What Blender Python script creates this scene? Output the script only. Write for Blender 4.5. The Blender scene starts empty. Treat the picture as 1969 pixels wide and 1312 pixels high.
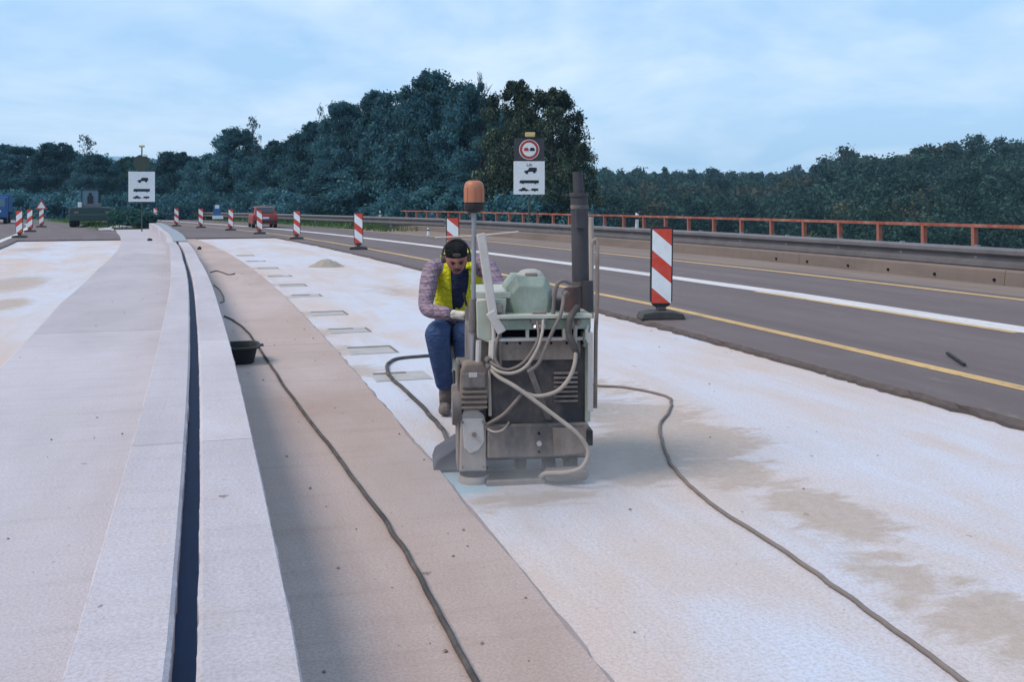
import bpy, bmesh, math, random
import numpy as np
from mathutils import Vector, Matrix, noise as mnoise
random.seed(7); rng = np.random.default_rng(11)
S = bpy.context.scene
C = S.collection
F = 1870.0            # focal length in photo pixels (photo 1969 wide)
EYE = 1.6             # eye height above the milled deck

# ------------------------------------------------------------------ camera, sky, sun, exposure
cd = bpy.data.cameras.new('camera'); cam = bpy.data.objects.new('camera', cd); C.objects.link(cam)
cam.location = (0, 0, EYE); cam.rotation_euler = (math.radians(90), 0, 0)
cd.sensor_width = 36; cd.lens = 36 * F / 1969; cd.shift_y = -265 / 1969
cd.clip_start = .05; cd.clip_end = 8000
S.camera = cam
SUN_AZ, SUN_EL = math.radians(-112), math.radians(50)     # azimuth from +Y, clockwise positive
W = bpy.data.worlds.new('World'); S.world = W; W.use_nodes = True
wn = W.node_tree; wn.nodes.clear()
def build_world():
    N = wn.nodes; L = wn.links
    out = N.new('ShaderNodeOutputWorld'); bg = N.new('ShaderNodeBackground'); bg.inputs['Strength'].default_value = .1
    sky = N.new('ShaderNodeTexSky'); sky.sky_type = 'NISHITA'; sky.sun_disc = False
    sky.sun_elevation = SUN_EL; sky.sun_rotation = SUN_AZ; sky.air_density = 1.0; sky.dust_density = 1.0; sky.ozone_density = 1.5
    tc = N.new('ShaderNodeTexCoord'); sep = N.new('ShaderNodeSeparateXYZ'); L.new(tc.outputs['Generated'], sep.inputs[0])
    # cloud sheet: the view direction projected on a flat layer
    zz = N.new('ShaderNodeMath'); zz.operation = 'ADD'; zz.inputs[1].default_value = .22; L.new(sep.outputs['Z'], zz.inputs[0])
    zm = N.new('ShaderNodeMath'); zm.operation = 'MAXIMUM'; zm.inputs[1].default_value = .08; L.new(zz.outputs[0], zm.inputs[0])
    dv = N.new('ShaderNodeVectorMath'); dv.operation = 'DIVIDE'; L.new(tc.outputs['Generated'], dv.inputs[0])
    cb = N.new('ShaderNodeCombineXYZ')
    for k in range(3): L.new(zm.outputs[0], cb.inputs[k])
    L.new(cb.outputs[0], dv.inputs[1])
    mp = N.new('ShaderNodeMapping'); mp.inputs['Scale'].default_value = (1., .85, .6); mp.inputs['Location'].default_value = (3.3, 1.7, 0)
    L.new(dv.outputs[0], mp.inputs['Vector'])
    n1 = N.new('ShaderNodeTexNoise'); n1.inputs['Scale'].default_value = 1.05; n1.inputs['Detail'].default_value = 6; n1.inputs['Roughness'].default_value = .58
    n1.inputs['Distortion'].default_value = .35
    L.new(mp.outputs[0], n1.inputs['Vector'])
    r1 = N.new('ShaderNodeValToRGB'); r1.color_ramp.elements[0].position = .40; r1.color_ramp.elements[1].position = .62
    L.new(n1.outputs['Fac'], r1.inputs[0])
    # veil of thin cloud: nishita mixed with pale blue, then thicker white cloud
    m0 = N.new('ShaderNodeMix'); m0.data_type = 'RGBA'; m0.inputs[0].default_value = .72
    L.new(sky.outputs[0], m0.inputs[6]); m0.inputs[7].default_value = (4.6, 7.3, 10.6, 1)
    m1 = N.new('ShaderNodeMix'); m1.data_type = 'RGBA'
    fm = N.new('ShaderNodeMath'); fm.operation = 'MULTIPLY'; fm.inputs[1].default_value = .75; L.new(r1.outputs[0], fm.inputs[0])
    L.new(fm.outputs[0], m1.inputs[0]); L.new(m0.outputs[2], m1.inputs[6]); m1.inputs[7].default_value = (8.0, 9.2, 10.6, 1)
    L.new(m1.outputs[2], bg.inputs['Color']); L.new(bg.outputs[0], out.inputs['Surface'])
build_world()
sd = bpy.data.lights.new('sun', 'SUN'); sd.energy = 2.5; sd.angle = math.radians(26); sd.color = (1, .88, .76)
so = bpy.data.objects.new('sun', sd); C.objects.link(so)
sv = Vector((math.sin(SUN_AZ) * math.cos(SUN_EL), math.cos(SUN_AZ) * math.cos(SUN_EL), math.sin(SUN_EL)))
so.rotation_euler = sv.to_track_quat('Z', 'Y').to_euler(); so.location = (-40, 0, 60)
vs = S.view_settings; vs.view_transform = 'Standard'; vs.look = 'None'; vs.exposure = 0.17; vs.gamma = 1; vs.use_curve_mapping = False

# ------------------------------------------------------------------ materials
class NT:
    def __init__(s, name, rough=.8, metal=0.0, spec=.3):
        s.m = bpy.data.materials.new(name); s.m.use_nodes = True; s.t = s.m.node_tree; s.N = s.t.nodes; s.L = s.t.links
        s.b = s.N['Principled BSDF']; s.b.inputs['Roughness'].default_value = rough; s.b.inputs['Metallic'].default_value = metal
        s.b.inputs['Specular IOR Level'].default_value = spec
        s._tc = None
    def tc(s, k='Object'):
        if s._tc is None: s._tc = s.N.new('ShaderNodeTexCoord')
        return s._tc.outputs[k]
    def mapv(s, v, scale=(1, 1, 1), loc=(0, 0, 0), rot=(0, 0, 0)):
        m = s.N.new('ShaderNodeMapping'); m.inputs['Scale'].default_value = scale; m.inputs['Location'].default_value = loc; m.inputs['Rotation'].default_value = rot
        s.L.new(v, m.inputs['Vector']); return m.outputs[0]
    def noise(s, v, scale, detail=4, rough=.55, dist=0.0):
        n = s.N.new('ShaderNodeTexNoise'); n.inputs['Scale'].default_value = scale; n.inputs['Detail'].default_value = detail
        n.inputs['Roughness'].default_value = rough; n.inputs['Distortion'].default_value = dist; s.L.new(v, n.inputs['Vector']); return n.outputs['Fac']
    def ramp(s, v, a, b, ca=(0, 0, 0), cb=(1, 1, 1), interp='LINEAR'):
        r = s.N.new('ShaderNodeValToRGB'); e = r.color_ramp.elements; r.color_ramp.interpolation = interp
        e[0].position = a; e[1].position = b; e[0].color = (*ca, 1); e[1].color = (*cb, 1); s.L.new(v, r.inputs[0]); return r.outputs[0]
    def mix(s, f, a, b, mode='MIX'):
        m = s.N.new('ShaderNodeMix'); m.data_type = 'RGBA'; m.blend_type = mode
        for k, x in ((0, f), (6, a), (7, b)):
            if isinstance(x, (int, float)): m.inputs[k].default_value = x
            elif isinstance(x, tuple): m.inputs[k].default_value = (*x, 1)
            else: s.L.new(x, m.inputs[k])
        return m.outputs[2]
    def math(s, op, a, b=None, clamp=False):
        m = s.N.new('ShaderNodeMath'); m.operation = op; m.use_clamp = clamp
        for k, x in ((0, a), (1, b)):
            if x is None: continue
            if isinstance(x, (int, float)): m.inputs[k].default_value = x
            else: s.L.new(x, m.inputs[k])
        return m.outputs[0]
    def blob(s, v, cx, cy, rx, ry, rot=0):
        m = s.N.new('ShaderNodeMapping'); m.vector_type = 'TEXTURE'
        m.inputs['Location'].default_value = (cx, cy, 0); m.inputs['Scale'].default_value = (rx, ry, 1e3); m.inputs['Rotation'].default_value = (0, 0, rot)
        s.L.new(v, m.inputs['Vector']); g = s.N.new('ShaderNodeTexGradient'); g.gradient_type = 'SPHERICAL'; s.L.new(m.outputs[0], g.inputs[0]); return g.outputs['Fac']
    def bump(s, h, strength=.3, dist=.01):
        b = s.N.new('ShaderNodeBump'); b.inputs['Strength'].default_value = strength; b.inputs['Distance'].default_value = dist
        s.L.new(h, b.inputs['Height']); s.L.new(b.outputs[0], s.b.inputs['Normal'])
    def sep(s, v):
        n = s.N.new('ShaderNodeSeparateXYZ'); s.L.new(v, n.inputs[0]); return n.outputs
    def rand(s):
        return s.N.new('ShaderNodeObjectInfo').outputs['Random']
    def island(s):
        return s.N.new('ShaderNodeNewGeometry').outputs['Random Per Island']
    def col(s, c):
        if isinstance(c, tuple): s.b.inputs['Base Color'].default_value = (*c, 1)
        else: s.L.new(c, s.b.inputs['Base Color'])
        return s

M = {}
def weathered(name, c, c2=None, rough=.7, metal=0.0, scale=6, amt=(.35, .75), bumpk=.1, spec=.3, dust=None):
    n = NT(name, rough, metal, spec); v = n.tc(); c2 = c2 or tuple(x * .72 for x in c)
    f = n.ramp(n.noise(v, scale, 6, .65), *amt); x = n.mix(f, c, c2)
    f2 = n.noise(v, scale * 9, 3); x = n.mix(n.ramp(f2, .3, .8), x, n.mix(.75, tuple(y * .8 for y in c2), x))
    if dust:
        d = n.ramp(n.noise(n.mapv(v, (1, 1, .6), (3, 1, 2)), scale * .7, 5, .7), .42, .68); x = n.mix(d, x, dust)
    n.col(x)
    if bumpk: n.bump(f2, bumpk, .004)
    M[name] = n.m; return n.m

def mat_milled():
    n = NT('milled_concrete', .93, spec=.15); uv = n.tc('UV')
    big = n.noise(n.mapv(uv, (.55, .16, 1), (4, 2, 0)), 1.0, 5, .6, .6)
    mid = n.noise(n.mapv(uv, (1.6, .55, 1), (1, 7, 0)), 1.0, 6, .65, .8)
    fine = n.noise(uv, 60, 3, .7)
    spk = n.noise(uv, 16, 5, .7)
    white = (.54, .56, .645); tan = (.55, .445, .405); grey = (.42, .385, .36)
    x = n.mix(n.ramp(big, .40, .62), white, tan)
    x = n.mix(n.math('MULTIPLY', n.ramp(mid, .48, .68), .7), x, (.54, .44, .40))
    pale = n.ramp(n.noise(n.mapv(uv, (1.1, .3, 1), (9, 3, 0)), 1.3, 5, .6), .5, .7)
    x = n.mix(n.math('MULTIPLY', pale, .5), x, (.58, .575, .635))
    # dirt and slurry stains that lie on the surface
    rag = n.noise(n.mapv(uv, (1.6, 3.2, 1), (0, 0, 0)), 2.2, 7, .68, .5)
    st = None
    for (cx, cy, rx, ry, k) in STAINS:
        b = n.math('MULTIPLY', n.blob(uv, cx, cy, rx, ry), k)
        st = b if st is None else n.math('MAXIMUM', st, b)
    st = n.ramp(n.math('ADD', st, n.math('MULTIPLY', n.math('SUBTRACT', rag, .5), 1.3)), .22, .42)
    x = n.mix(n.math('MULTIPLY', st, .8), x, n.mix(n.ramp(spk, .35, .7), (.36, .275, .22), (.46, .365, .30)))
    cy_ = n.ramp(n.math('ADD', n.blob(uv, *CYAN), n.math('MULTIPLY', n.math('SUBTRACT', rag, .5), .8)), .25, .5)
    x = n.mix(n.math('MULTIPLY', cy_, .6), x, (.16, .42, .54))
    # scoring left by the drum, running along the lane
    sc = n.noise(n.mapv(uv, (38, .5, 1)), 1.0, 3, .6)
    x = n.mix(n.math('MULTIPLY', n.ramp(sc, .5, .8), .16), x, (.36, .34, .33))
    lane = n.noise(n.mapv(uv, (3.2, .12, 1), (2, 8, 0)), 1.0, 4, .6); x = n.mix(n.math('MULTIPLY', n.ramp(lane, .55, .7), .3), x, (.44, .39, .36))
    pits = n.ramp(n.noise(n.mapv(uv, (1, 1.3, 1)), 21, 4, .6), .64, .70); x = n.mix(n.math('MULTIPLY', pits, .35), x, (.33, .28, .25))
    x = n.mix(n.math('MULTIPLY', n.ramp(fine, .42, .68), .5), x, (.33, .285, .27))
    cross = n.ramp(n.noise(n.mapv(uv, (1.2, 14, 1), (2, 2, 0)), 1.3, 6, .7), .55, .72); x = n.mix(n.math('MULTIPLY', cross, .32), x, (.42, .36, .33))
    chip = n.ramp(n.noise(n.mapv(uv, (1, .5, 1), (3, 8, 0)), 7, 4, .55), .71, .73); x = n.mix(n.math('MULTIPLY', chip, .6), x, (.25, .20, .17))
    n.col(x); n.bump(n.math('ADD', fine, n.math('MULTIPLY', spk, 1.5)), .5, .008); M['milled'] = n.m

def concrete(name, a, b, c, sx=1.0, sy=1.0, bumpk=.25):
    n = NT(name, .92, spec=.15); uv = n.tc('UV')
    big = n.noise(n.mapv(uv, (.9 * sx, .35 * sy, 1), (2, 5, 0)), 1.0, 6, .62, .5)
    mid = n.noise(n.mapv(uv, (2.5 * sx, 1.6 * sy, 1), (7, 1, 0)), 1.2, 6, .68)
    fine = n.noise(uv, 75, 3, .75)
    x = n.mix(n.ramp(big, .38, .66), a, b); x = n.mix(n.math('MULTIPLY', n.ramp(mid, .5, .72), .55), x, c)
    pits = n.ramp(n.noise(uv, 17, 4, .62), .66, .72); x = n.mix(n.math('MULTIPLY', pits, .5), x, tuple(k * .45 for k in c))
    chip = n.ramp(n.noise(n.mapv(uv, (1, .6, 1), (3, 8, 0)), 9, 3, .5), .735, .75); x = n.mix(n.math('MULTIPLY', chip, .75), x, tuple(k * .3 for k in c))
    st2 = n.ramp(n.noise(n.mapv(uv, (.6, 5, 1), (8, 2, 0)), 1.5, 5, .65), .5, .75); x = n.mix(n.math('MULTIPLY', st2, .35), x, tuple(k * .72 for k in b))
    sp2 = n.ramp(n.noise(n.mapv(uv, (1, 1, 1), (5, 5, 0)), 34, 3, .6), .64, .74); x = n.mix(n.math('MULTIPLY', sp2, .3), x, tuple(min(1, k * 1.35) for k in a))
    x = n.mix(n.math('MULTIPLY', n.ramp(fine, .4, .68), .55), x, tuple(k * .55 for k in c))
    br = n.N.new('ShaderNodeMapRange'); br.inputs[3].default_value = .93; br.inputs[4].default_value = 1.05; n.L.new(n.rand(), br.inputs[0])
    h = n.N.new('ShaderNodeHueSaturation'); n.L.new(br.outputs[0], h.inputs['Value']); n.L.new(x, h.inputs['Color'])
    n.col(h.outputs[0]); n.bump(n.math('ADD', fine, mid), bumpk, .006); M[name] = n.m

def mat_asphalt():
    n = NT('asphalt', .85, spec=.25); uv = n.tc('UV')
    big = n.noise(n.mapv(uv, (.7, .12, 1), (3, 1, 0)), 1.0, 5, .6, .4); agg = n.noise(uv, 95, 2, .8)
    mid = n.noise(n.mapv(uv, (1.5, .5, 1)), 1.6, 5, .65)
    x = n.mix(n.ramp(big, .35, .7), (.135, .098, .102), (.18, .135, .135)); x = n.mix(n.math('MULTIPLY', n.ramp(mid, .5, .75), .5), x, (.20, .165, .155))
    x = n.mix(n.ramp(agg, .35, .65), n.mix(.55, x, (.03, .03, .03)), n.mix(.12, x, (.5, .45, .42)))
    cr = n.N.new('ShaderNodeTexVoronoi'); cr.feature = 'DISTANCE_TO_EDGE'; cr.inputs['Scale'].default_value = .35; n.L.new(n.mapv(uv, (1, .5, 1)), cr.inputs['Vector'])
    tr = n.ramp(n.noise(n.mapv(uv, (2.2, .05, 1), (4, 4, 0)), 1.0, 4, .6), .5, .66); x = n.mix(n.math('MULTIPLY', tr, .45), x, (.095, .076, .078))
    pt = n.ramp(n.noise(n.mapv(uv, (.8, .5, 1), (1, 9, 0)), 1.4, 6, .7, .6), .6, .66); x = n.mix(n.math('MULTIPLY', pt, .35), x, (.24, .195, .17))
    # dust tracked out onto the edge of the lane
    du = n.sep(uv)[0]; e = n.math('ADD', du, n.math('MULTIPLY', n.noise(n.mapv(uv, (2, .6, 1)), 1.5, 5, .65), 2.0))
    dst = n.ramp(e, .16, .34, (1, 1, 1), (0, 0, 0)); n.col(x); n.bump(agg, .5, .006); M['asphalt'] = n.m

def mat_paint(name, c, wear):
    n = NT(name, .7, spec=.25); uv = n.tc('UV'); w = n.ramp(n.noise(n.mapv(uv, (7, 2.2, 1)), 2.4, 7, .75), wear, wear + .12)
    d = n.noise(n.mapv(uv, (2, .4, 1)), 1.5, 4)
    x = n.mix(n.math('MULTIPLY', w, .8), n.mix(n.ramp(d, .35, .7), c, tuple(k * .78 for k in c)), (.15, .13, .12)); n.col(x); M[name] = n.m

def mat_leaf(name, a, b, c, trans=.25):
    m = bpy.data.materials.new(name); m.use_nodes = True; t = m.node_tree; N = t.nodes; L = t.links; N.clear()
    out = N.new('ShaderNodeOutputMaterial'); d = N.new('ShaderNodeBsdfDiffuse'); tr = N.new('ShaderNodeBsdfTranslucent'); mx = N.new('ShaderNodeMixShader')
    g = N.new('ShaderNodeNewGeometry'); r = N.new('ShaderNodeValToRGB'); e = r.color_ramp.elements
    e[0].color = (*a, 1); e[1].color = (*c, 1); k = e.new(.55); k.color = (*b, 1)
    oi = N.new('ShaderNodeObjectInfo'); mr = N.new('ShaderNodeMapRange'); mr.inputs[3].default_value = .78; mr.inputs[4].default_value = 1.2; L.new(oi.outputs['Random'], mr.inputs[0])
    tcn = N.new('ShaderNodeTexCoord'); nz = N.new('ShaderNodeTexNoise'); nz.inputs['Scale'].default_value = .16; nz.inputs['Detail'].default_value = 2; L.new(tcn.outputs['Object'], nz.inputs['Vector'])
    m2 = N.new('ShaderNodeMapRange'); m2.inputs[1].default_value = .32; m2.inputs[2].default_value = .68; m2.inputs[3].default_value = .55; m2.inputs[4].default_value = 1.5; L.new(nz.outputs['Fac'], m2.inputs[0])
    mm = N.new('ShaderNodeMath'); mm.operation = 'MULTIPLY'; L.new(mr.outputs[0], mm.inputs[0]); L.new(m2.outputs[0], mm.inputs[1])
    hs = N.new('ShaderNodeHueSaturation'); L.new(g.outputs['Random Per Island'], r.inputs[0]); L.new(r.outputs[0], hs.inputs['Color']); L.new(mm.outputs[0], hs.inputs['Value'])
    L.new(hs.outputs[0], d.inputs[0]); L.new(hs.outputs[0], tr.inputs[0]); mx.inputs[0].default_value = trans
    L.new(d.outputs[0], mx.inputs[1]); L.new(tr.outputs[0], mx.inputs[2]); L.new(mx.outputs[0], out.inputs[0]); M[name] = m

def mat_stripes(name, sgn):
    n = NT(name, .45, spec=.4); v = n.tc('Object'); x, y, z = n.sep(v)
    t = n.math('SUBTRACT', 1.2, z); q = n.math('SUBTRACT', n.math('SUBTRACT', t, n.math('MULTIPLY', n.math('ADD', n.math('MULTIPLY', x, float(sgn)), .125), .82)), .02)
    fr = n.math('FRACT', n.math('DIVIDE', n.math('ADD', q, 1.0), .5)); w = n.math('LESS_THAN', fr, .55)
    d = n.ramp(n.noise(v, 9, 5, .7), .45, .8)
    c = n.mix(w, (.60, .055, .03), (.78, .80, .82)); c = n.mix(n.math('MULTIPLY', d, .25), c, (.36, .32, .30)); n.col(c); M[name] = n.m

def mat_plaid():
    n = NT('plaid_shirt', .95, spec=.1); v = n.tc('Object'); x, y, z = n.sep(v)
    def line(c, f, w): return n.math('LESS_THAN', n.math('FRACT', n.math('MULTIPLY', c, f)), w)
    a = n.mix(n.math('MULTIPLY', line(n.math('ADD', x, y), 26, .38), .42), (.30, .215, .26), (.13, .09, .14)); b = n.mix(n.math('MULTIPLY', line(z, 22, .38), .38), a, (.14, .10, .16))
    b = n.mix(n.math('MULTIPLY', line(z, 44, .14), .4), b, (.45, .40, .44)); n.col(b); n.bump(n.noise(n.mapv(v, (1, 1, 1.8)), 10, 4, .55, 1.2), .9, .06); M['plaid'] = n.m

def plain(name, c, rough=.6, metal=0.0, spec=.4): 
    n = NT(name, rough, metal, spec); v = n.tc(); f = n.noise(v, 11, 5, .65)
    n.col(n.mix(n.ramp(f, .35, .75), c, tuple(k * .8 for k in c))); M[name] = n.m; return n.m
def cloth(name, c, c2, k=.6):
    n = NT(name, .95, spec=.08); v = n.tc(); f = n.noise(v, 9, 5, .6); n.col(n.mix(n.ramp(f, .35, .7), c, c2)); n.bump(n.noise(n.mapv(v, (1, 1, 2.0)), 9, 4, .55, 1.2), k * 1.3, .06); M[name] = n.m

# ------------------------------------------------------------------ mesh helpers
def link(o, parent=None, **kw):
    C.objects.link(o)
    if parent is not None: o.parent = parent
    for k, v in kw.items():
        if v is not None: o[k] = v
    return o
def empty(name, loc, rz=0, label=None, category=None, group=None):
    o = bpy.data.objects.new(name, None); o.empty_display_size = .1; o.location = loc; o.rotation_euler = (0, 0, rz)
    return link(o, None, label=label, category=category, group=group)
def tag(o, label, category, group=None, kind=None):
    o['label'] = label; o['category'] = category
    if group: o['group'] = group
    if kind: o['kind'] = kind
    return o
class MB:
    def __init__(s): s.v = []; s.f = []
    def add(s, vs_, fs): o = len(s.v); s.v += [tuple(p) for p in vs_]; s.f += [tuple(i + o for i in q) for q in fs]; return s
    def box(s, c, d, rz=0, rx=0, ry=0):
        R = Matrix.Rotation(rz, 3, 'Z') @ Matrix.Rotation(ry, 3, 'Y') @ Matrix.Rotation(rx, 3, 'X')
        vs_ = [Vector(c) + R @ Vector((x * d[0] / 2, y * d[1] / 2, z * d[2] / 2)) for x in (-1, 1) for y in (-1, 1) for z in (-1, 1)]
        return s.add(vs_, [(0, 1, 3, 2), (4, 6, 7, 5), (0, 4, 5, 1), (2, 3, 7, 6), (0, 2, 6, 4), (1, 5, 7, 3)])
    def beam(s, a, b, w, t):
        a = Vector(a); b = Vector(b); z = (b - a).normalized(); x = Vector((1, 0, 0)) if abs(z.x) < .9 else Vector((0, 1, 0))
        y = z.cross(x).normalized(); x = y.cross(z)
        vs_ = [p + x * (i * w / 2) + y * (j * t / 2) for p in (a, b) for i, j in ((-1, -1), (1, -1), (1, 1), (-1, 1))]
        return s.add(vs_, [(0, 3, 2, 1), (4, 5, 6, 7)] + [(i, (i + 1) % 4, 4 + (i + 1) % 4, 4 + i) for i in range(4)])
    def tube(s, pts, r, n=10, cap=True, rr=None):
        pts = [Vector(p) for p in pts]; rings = []; up = Vector((0, 0, 1)); prev = None
        for i, p in enumerate(pts):
            t = (pts[min(i + 1, len(pts) - 1)] - pts[max(i - 1, 0)]).normalized()
            if prev is None: a = t.cross(up if abs(t.z) < .9 else Vector((1, 0, 0))).normalized()
            else: a = (prev - t * prev.dot(t)).normalized()
            prev = a; b = t.cross(a); ra = rr[i] if rr else r
            rings.append([p + (a * math.cos(2 * math.pi * k / n) + b * math.sin(2 * math.pi * k / n)) * ra for k in range(n)])
        vs_ = [v for R in rings for v in R]; fs = []
        for i in range(len(rings) - 1):
            for k in range(n): fs.append((i * n + k, i * n + (k + 1) % n, (i + 1) * n + (k + 1) % n, (i + 1) * n + k))
        if cap: fs += [tuple(range(n - 1, -1, -1)), tuple((len(rings) - 1) * n + k for k in range(n))]
        return s.add(vs_, fs)
    def lathe(s, prof, c=(0, 0, 0), n=24, axis='Z', sx=1, sy=1):
        vs_ = []; fs = []
        for r, z in prof:
            for k in range(n):
                a = 2 * math.pi * k / n; p = (r * sx * math.cos(a), r * sy * math.sin(a), z)
                if axis == 'Y': p = (p[0], p[2], p[1])
                if axis == 'X': p = (p[2], p[0], p[1])
                vs_.append((p[0] + c[0], p[1] + c[1], p[2] + c[2]))
        for i in range(len(prof) - 1):
            for k in range(n): fs.append((i * n + k, i * n + (k + 1) % n, (i + 1) * n + (k + 1) % n, (i + 1) * n + k))
        fs += [tuple(range(n - 1, -1, -1)), tuple((len(prof) - 1) * n + k for k in range(n))]
        return s.add(vs_, fs)
    def prism(s, poly, y0, y1):             # polygon in XZ, extruded along Y
        n = len(poly); vs_ = [(x, y0, z) for x, z in poly] + [(x, y1, z) for x, z in poly]
        return s.add(vs_, [tuple(range(n)), tuple(range(2 * n - 1, n - 1, -1))] + [(i, i + n, (i + 1) % n + n, (i + 1) % n) for i in range(n)])
    def build(s, name, mat, parent=None, bevel=0, smooth=False, seg=2, **kw):
        me = bpy.data.meshes.new(name); me.from_pydata(s.v, [], s.f); me.validate()
        bm = bmesh.new(); bm.from_mesh(me); bmesh.ops.recalc_face_normals(bm, faces=bm.faces); bm.to_mesh(me); bm.free()
        me.materials.append(M[mat] if isinstance(mat, str) else mat)
        if smooth:
            me.polygons.foreach_set('use_smooth', [True] * len(me.polygons)); me.set_sharp_from_angle(angle=math.radians(40))
        o = bpy.data.objects.new(name, me); link(o, parent, **kw)
        if bevel:
            b = o.modifiers.new('bevel', 'BEVEL'); b.width = bevel; b.segments = seg; b.limit_method = 'ANGLE'; b.angle_limit = math.radians(35)
        return o
def smoothpath(pts, k=8):
    P = [Vector(p) for p in pts]; out = []
    for i in range(len(P) - 1):
        p0 = P[max(i - 1, 0)]; p1 = P[i]; p2 = P[i + 1]; p3 = P[min(i + 2, len(P) - 1)]
        for j in range(k):
            t = j / k; out.append(.5 * ((2 * p1) + (p2 - p0) * t + (2 * p0 - 5 * p1 + 4 * p2 - p3) * t * t + (3 * p1 - p0 - 3 * p2 + p3) * t ** 3))
    return out + [P[-1]]
def copytree(o, parent=None):
    c = o.copy(); C.objects.link(c); c.parent = parent
    for ch in o.children: copytree(ch, c)
    return c
def sst(a, b, x):
    t = min(1, max(0, (x - a) / (b - a))); return t * t * (3 - 2 * t)

# ------------------------------------------------------------------ the road's plan: one reference curve and offsets from it
def refx(y): return 1.294 - .29 * y - .0011 * y * y - .0000093 * y ** 3
def refd(y): return -.29 - .0022 * y - .0000279 * y * y
YS = np.linspace(-30, 170, 4001); _s = np.concatenate([[0], np.cumsum(np.hypot(np.diff(refx(YS)), np.diff(YS)))])
def arc(y): return float(np.interp(y, YS, _s))
def road(y, d, z=0):                      # y: parameter on the reference curve, d: metres to its right
    th = math.atan(-refd(y)); return Vector((refx(y) + d * math.cos(th), y + d * math.sin(th), z))
def head(y): return math.atan(-refd(y))   # left turn against +Y
def tab(*kv):
    xs = [a for a, b in kv]; ys = [b for a, b in kv]
    return lambda y: float(np.interp(y, xs, ys))
def todir(X, Y):                          # plan point -> (curve parameter, offset)
    i = int(np.argmin((refx(YS) - X) ** 2 + (YS - Y) ** 2)); y = YS[i]; th = math.atan(-refd(y))
    return float(y), (X - refx(y)) * math.cos(th) + (Y - y) * math.sin(th)
def gp(px, py, z=0):                      # a point of the plan read off the photograph on the level z
    Y = (EYE - z) * F / (py - 391); return (px - 985) / F * Y, Y
def uvd(px, py, z=0):
    y, d = todir(*gp(px, py, z)); return d, arc(y)
def wp(px, py, Y): return Vector(((px - 985) / F * Y, Y, EYE - (py - 391) / F * Y))

def ribbon(name, mat, ys, prof, parent=None, closed_ends=True, **kw):
    """sweep a cross-section (list of (d or d(y), z)) along the road; uv = metres"""
    n = len(prof); vs_ = []; uv = []; fs = []
    for y in ys:
        acc = 0; last = None
        for d, z in prof:
            dd = d(y) if callable(d) else d; zz = z(y) if callable(z) else z
            if last is not None: acc += abs(zz - last)
            last = zz
            vs_.append(road(y, dd, zz)); uv.append((dd + acc, arc(y)))
    for i in range(len(ys) - 1):
        for k in range(n - 1): fs.append((i * n + k, i * n + k + 1, (i + 1) * n + k + 1, (i + 1) * n + k))
    if closed_ends and n > 2: fs += [tuple(range(n - 1, -1, -1)), tuple((len(ys) - 1) * n + k for k in range(n))]
    me = bpy.data.meshes.new(name); me.from_pydata(vs_, [], fs); u = me.uv_layers.new(name='UVMap')
    u.data.foreach_set('uv', [c for l in me.loops for c in uv[l.vertex_index]])
    me.materials.append(M[mat]); o = bpy.data.objects.new(name, me); return link(o, parent, **kw)
def fr(a, b, st): return list(np.linspace(a, b, max(2, int(round((b - a) / st)) + 1)))

STAINS = []
for (px, py, rx, ry, k) in ((1290, 850, .95, .75, 1.0), (1180, 880, .6, .9, 1.0), (1590, 985, .42, .75, .85), (1400, 905, .5, .7, .75), (1240, 800, .8, .9, .75),
                            (1740, 1110, .35, .8, .55), (1900, 1190, .5, .8, .6), (1100, 745, .9, 1.1, .6), (905, 560, 1.4, 3.2, .62), (760, 560, .8, 3., .45), (1010, 960, .75, .3, .55)):
    STAINS.append((*uvd(px, py), rx, ry, k))
for (px, py, rx, ry, k) in ((30, 545, .9, 3.0, .9), (60, 480, 1.5, 3.5, .5), (10, 585, .6, 1.6, .8)):
    STAINS.append((*uvd(px, py), rx, ry, k))
for (px, py) in ((690, 715), (650, 675), (612, 640), (585, 605), (545, 572), (515, 548), (490, 530), (478, 517), (450, 503), (430, 492), (410, 480)): STAINS.append((*uvd(px, py), .42, .75, .62))
CYAN = (*uvd(890, 925), .34, .5)

mat_milled(); mat_asphalt()
concrete('strip_concrete', (.50, .405, .38), (.39, .285, .245), (.45, .35, .315), .7, .6)
concrete('cap_concrete', (.50, .46, .495), (.42, .385, .41), (.47, .41, .415))
concrete('wall_concrete', (.52, .485, .525), (.44, .405, .44), (.50, .425, .415), 2.2, 1.4)
concrete('kerb_concrete', (.225, .178, .155), (.165, .133, .118), (.20, .15, .122), 1.5, .8)
concrete('shoulder_dust', (.26, .205, .175), (.20, .16, .145), (.23, .18, .15), 1.2, .5); weathered('bitumen', (.07, .056, .055), (.12, .096, .09), .9, scale=6, bumpk=.6)
mat_paint('yellow_paint', (.60, .385, .16), .53); mat_paint('white_paint', (.63, .59, .585), .56)
weathered('rust_orange', (.32, .075, .045), (.21, .05, .035), .75, dust=(.36, .19, .15), scale=3)
weathered('rail_steel', (.19, .175, .18), (.13, .12, .125), .55, .35, scale=2); weathered('galvanised', (.36, .36, .38), (.25, .25, .275), .45, .55, scale=3)
plain('gap_shade', (.006, .026, .085), .6, spec=.2); plain('dark_void', (.008, .010, .014), .95, spec=.1)
plain('rubber', (.022, .022, .024), .8); plain('black_plastic', (.02, .02, .022), .55)
weathered('rubber_foot_mat', (.045, .045, .048), (.08, .075, .07), .85, scale=8)
mat_stripes('stripes_fall', 1); mat_stripes('stripes_rise', -1)
mat_leaf('leaf_haze', (.042, .112, .170), (.062, .158, .200), (.11, .22, .19), .40); mat_leaf('leaf_green', (.040, .11, .115), (.055, .14, .13), (.09, .18, .13), .35)  # the bluer one has the wood's blue haze put into its leaf colour
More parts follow.
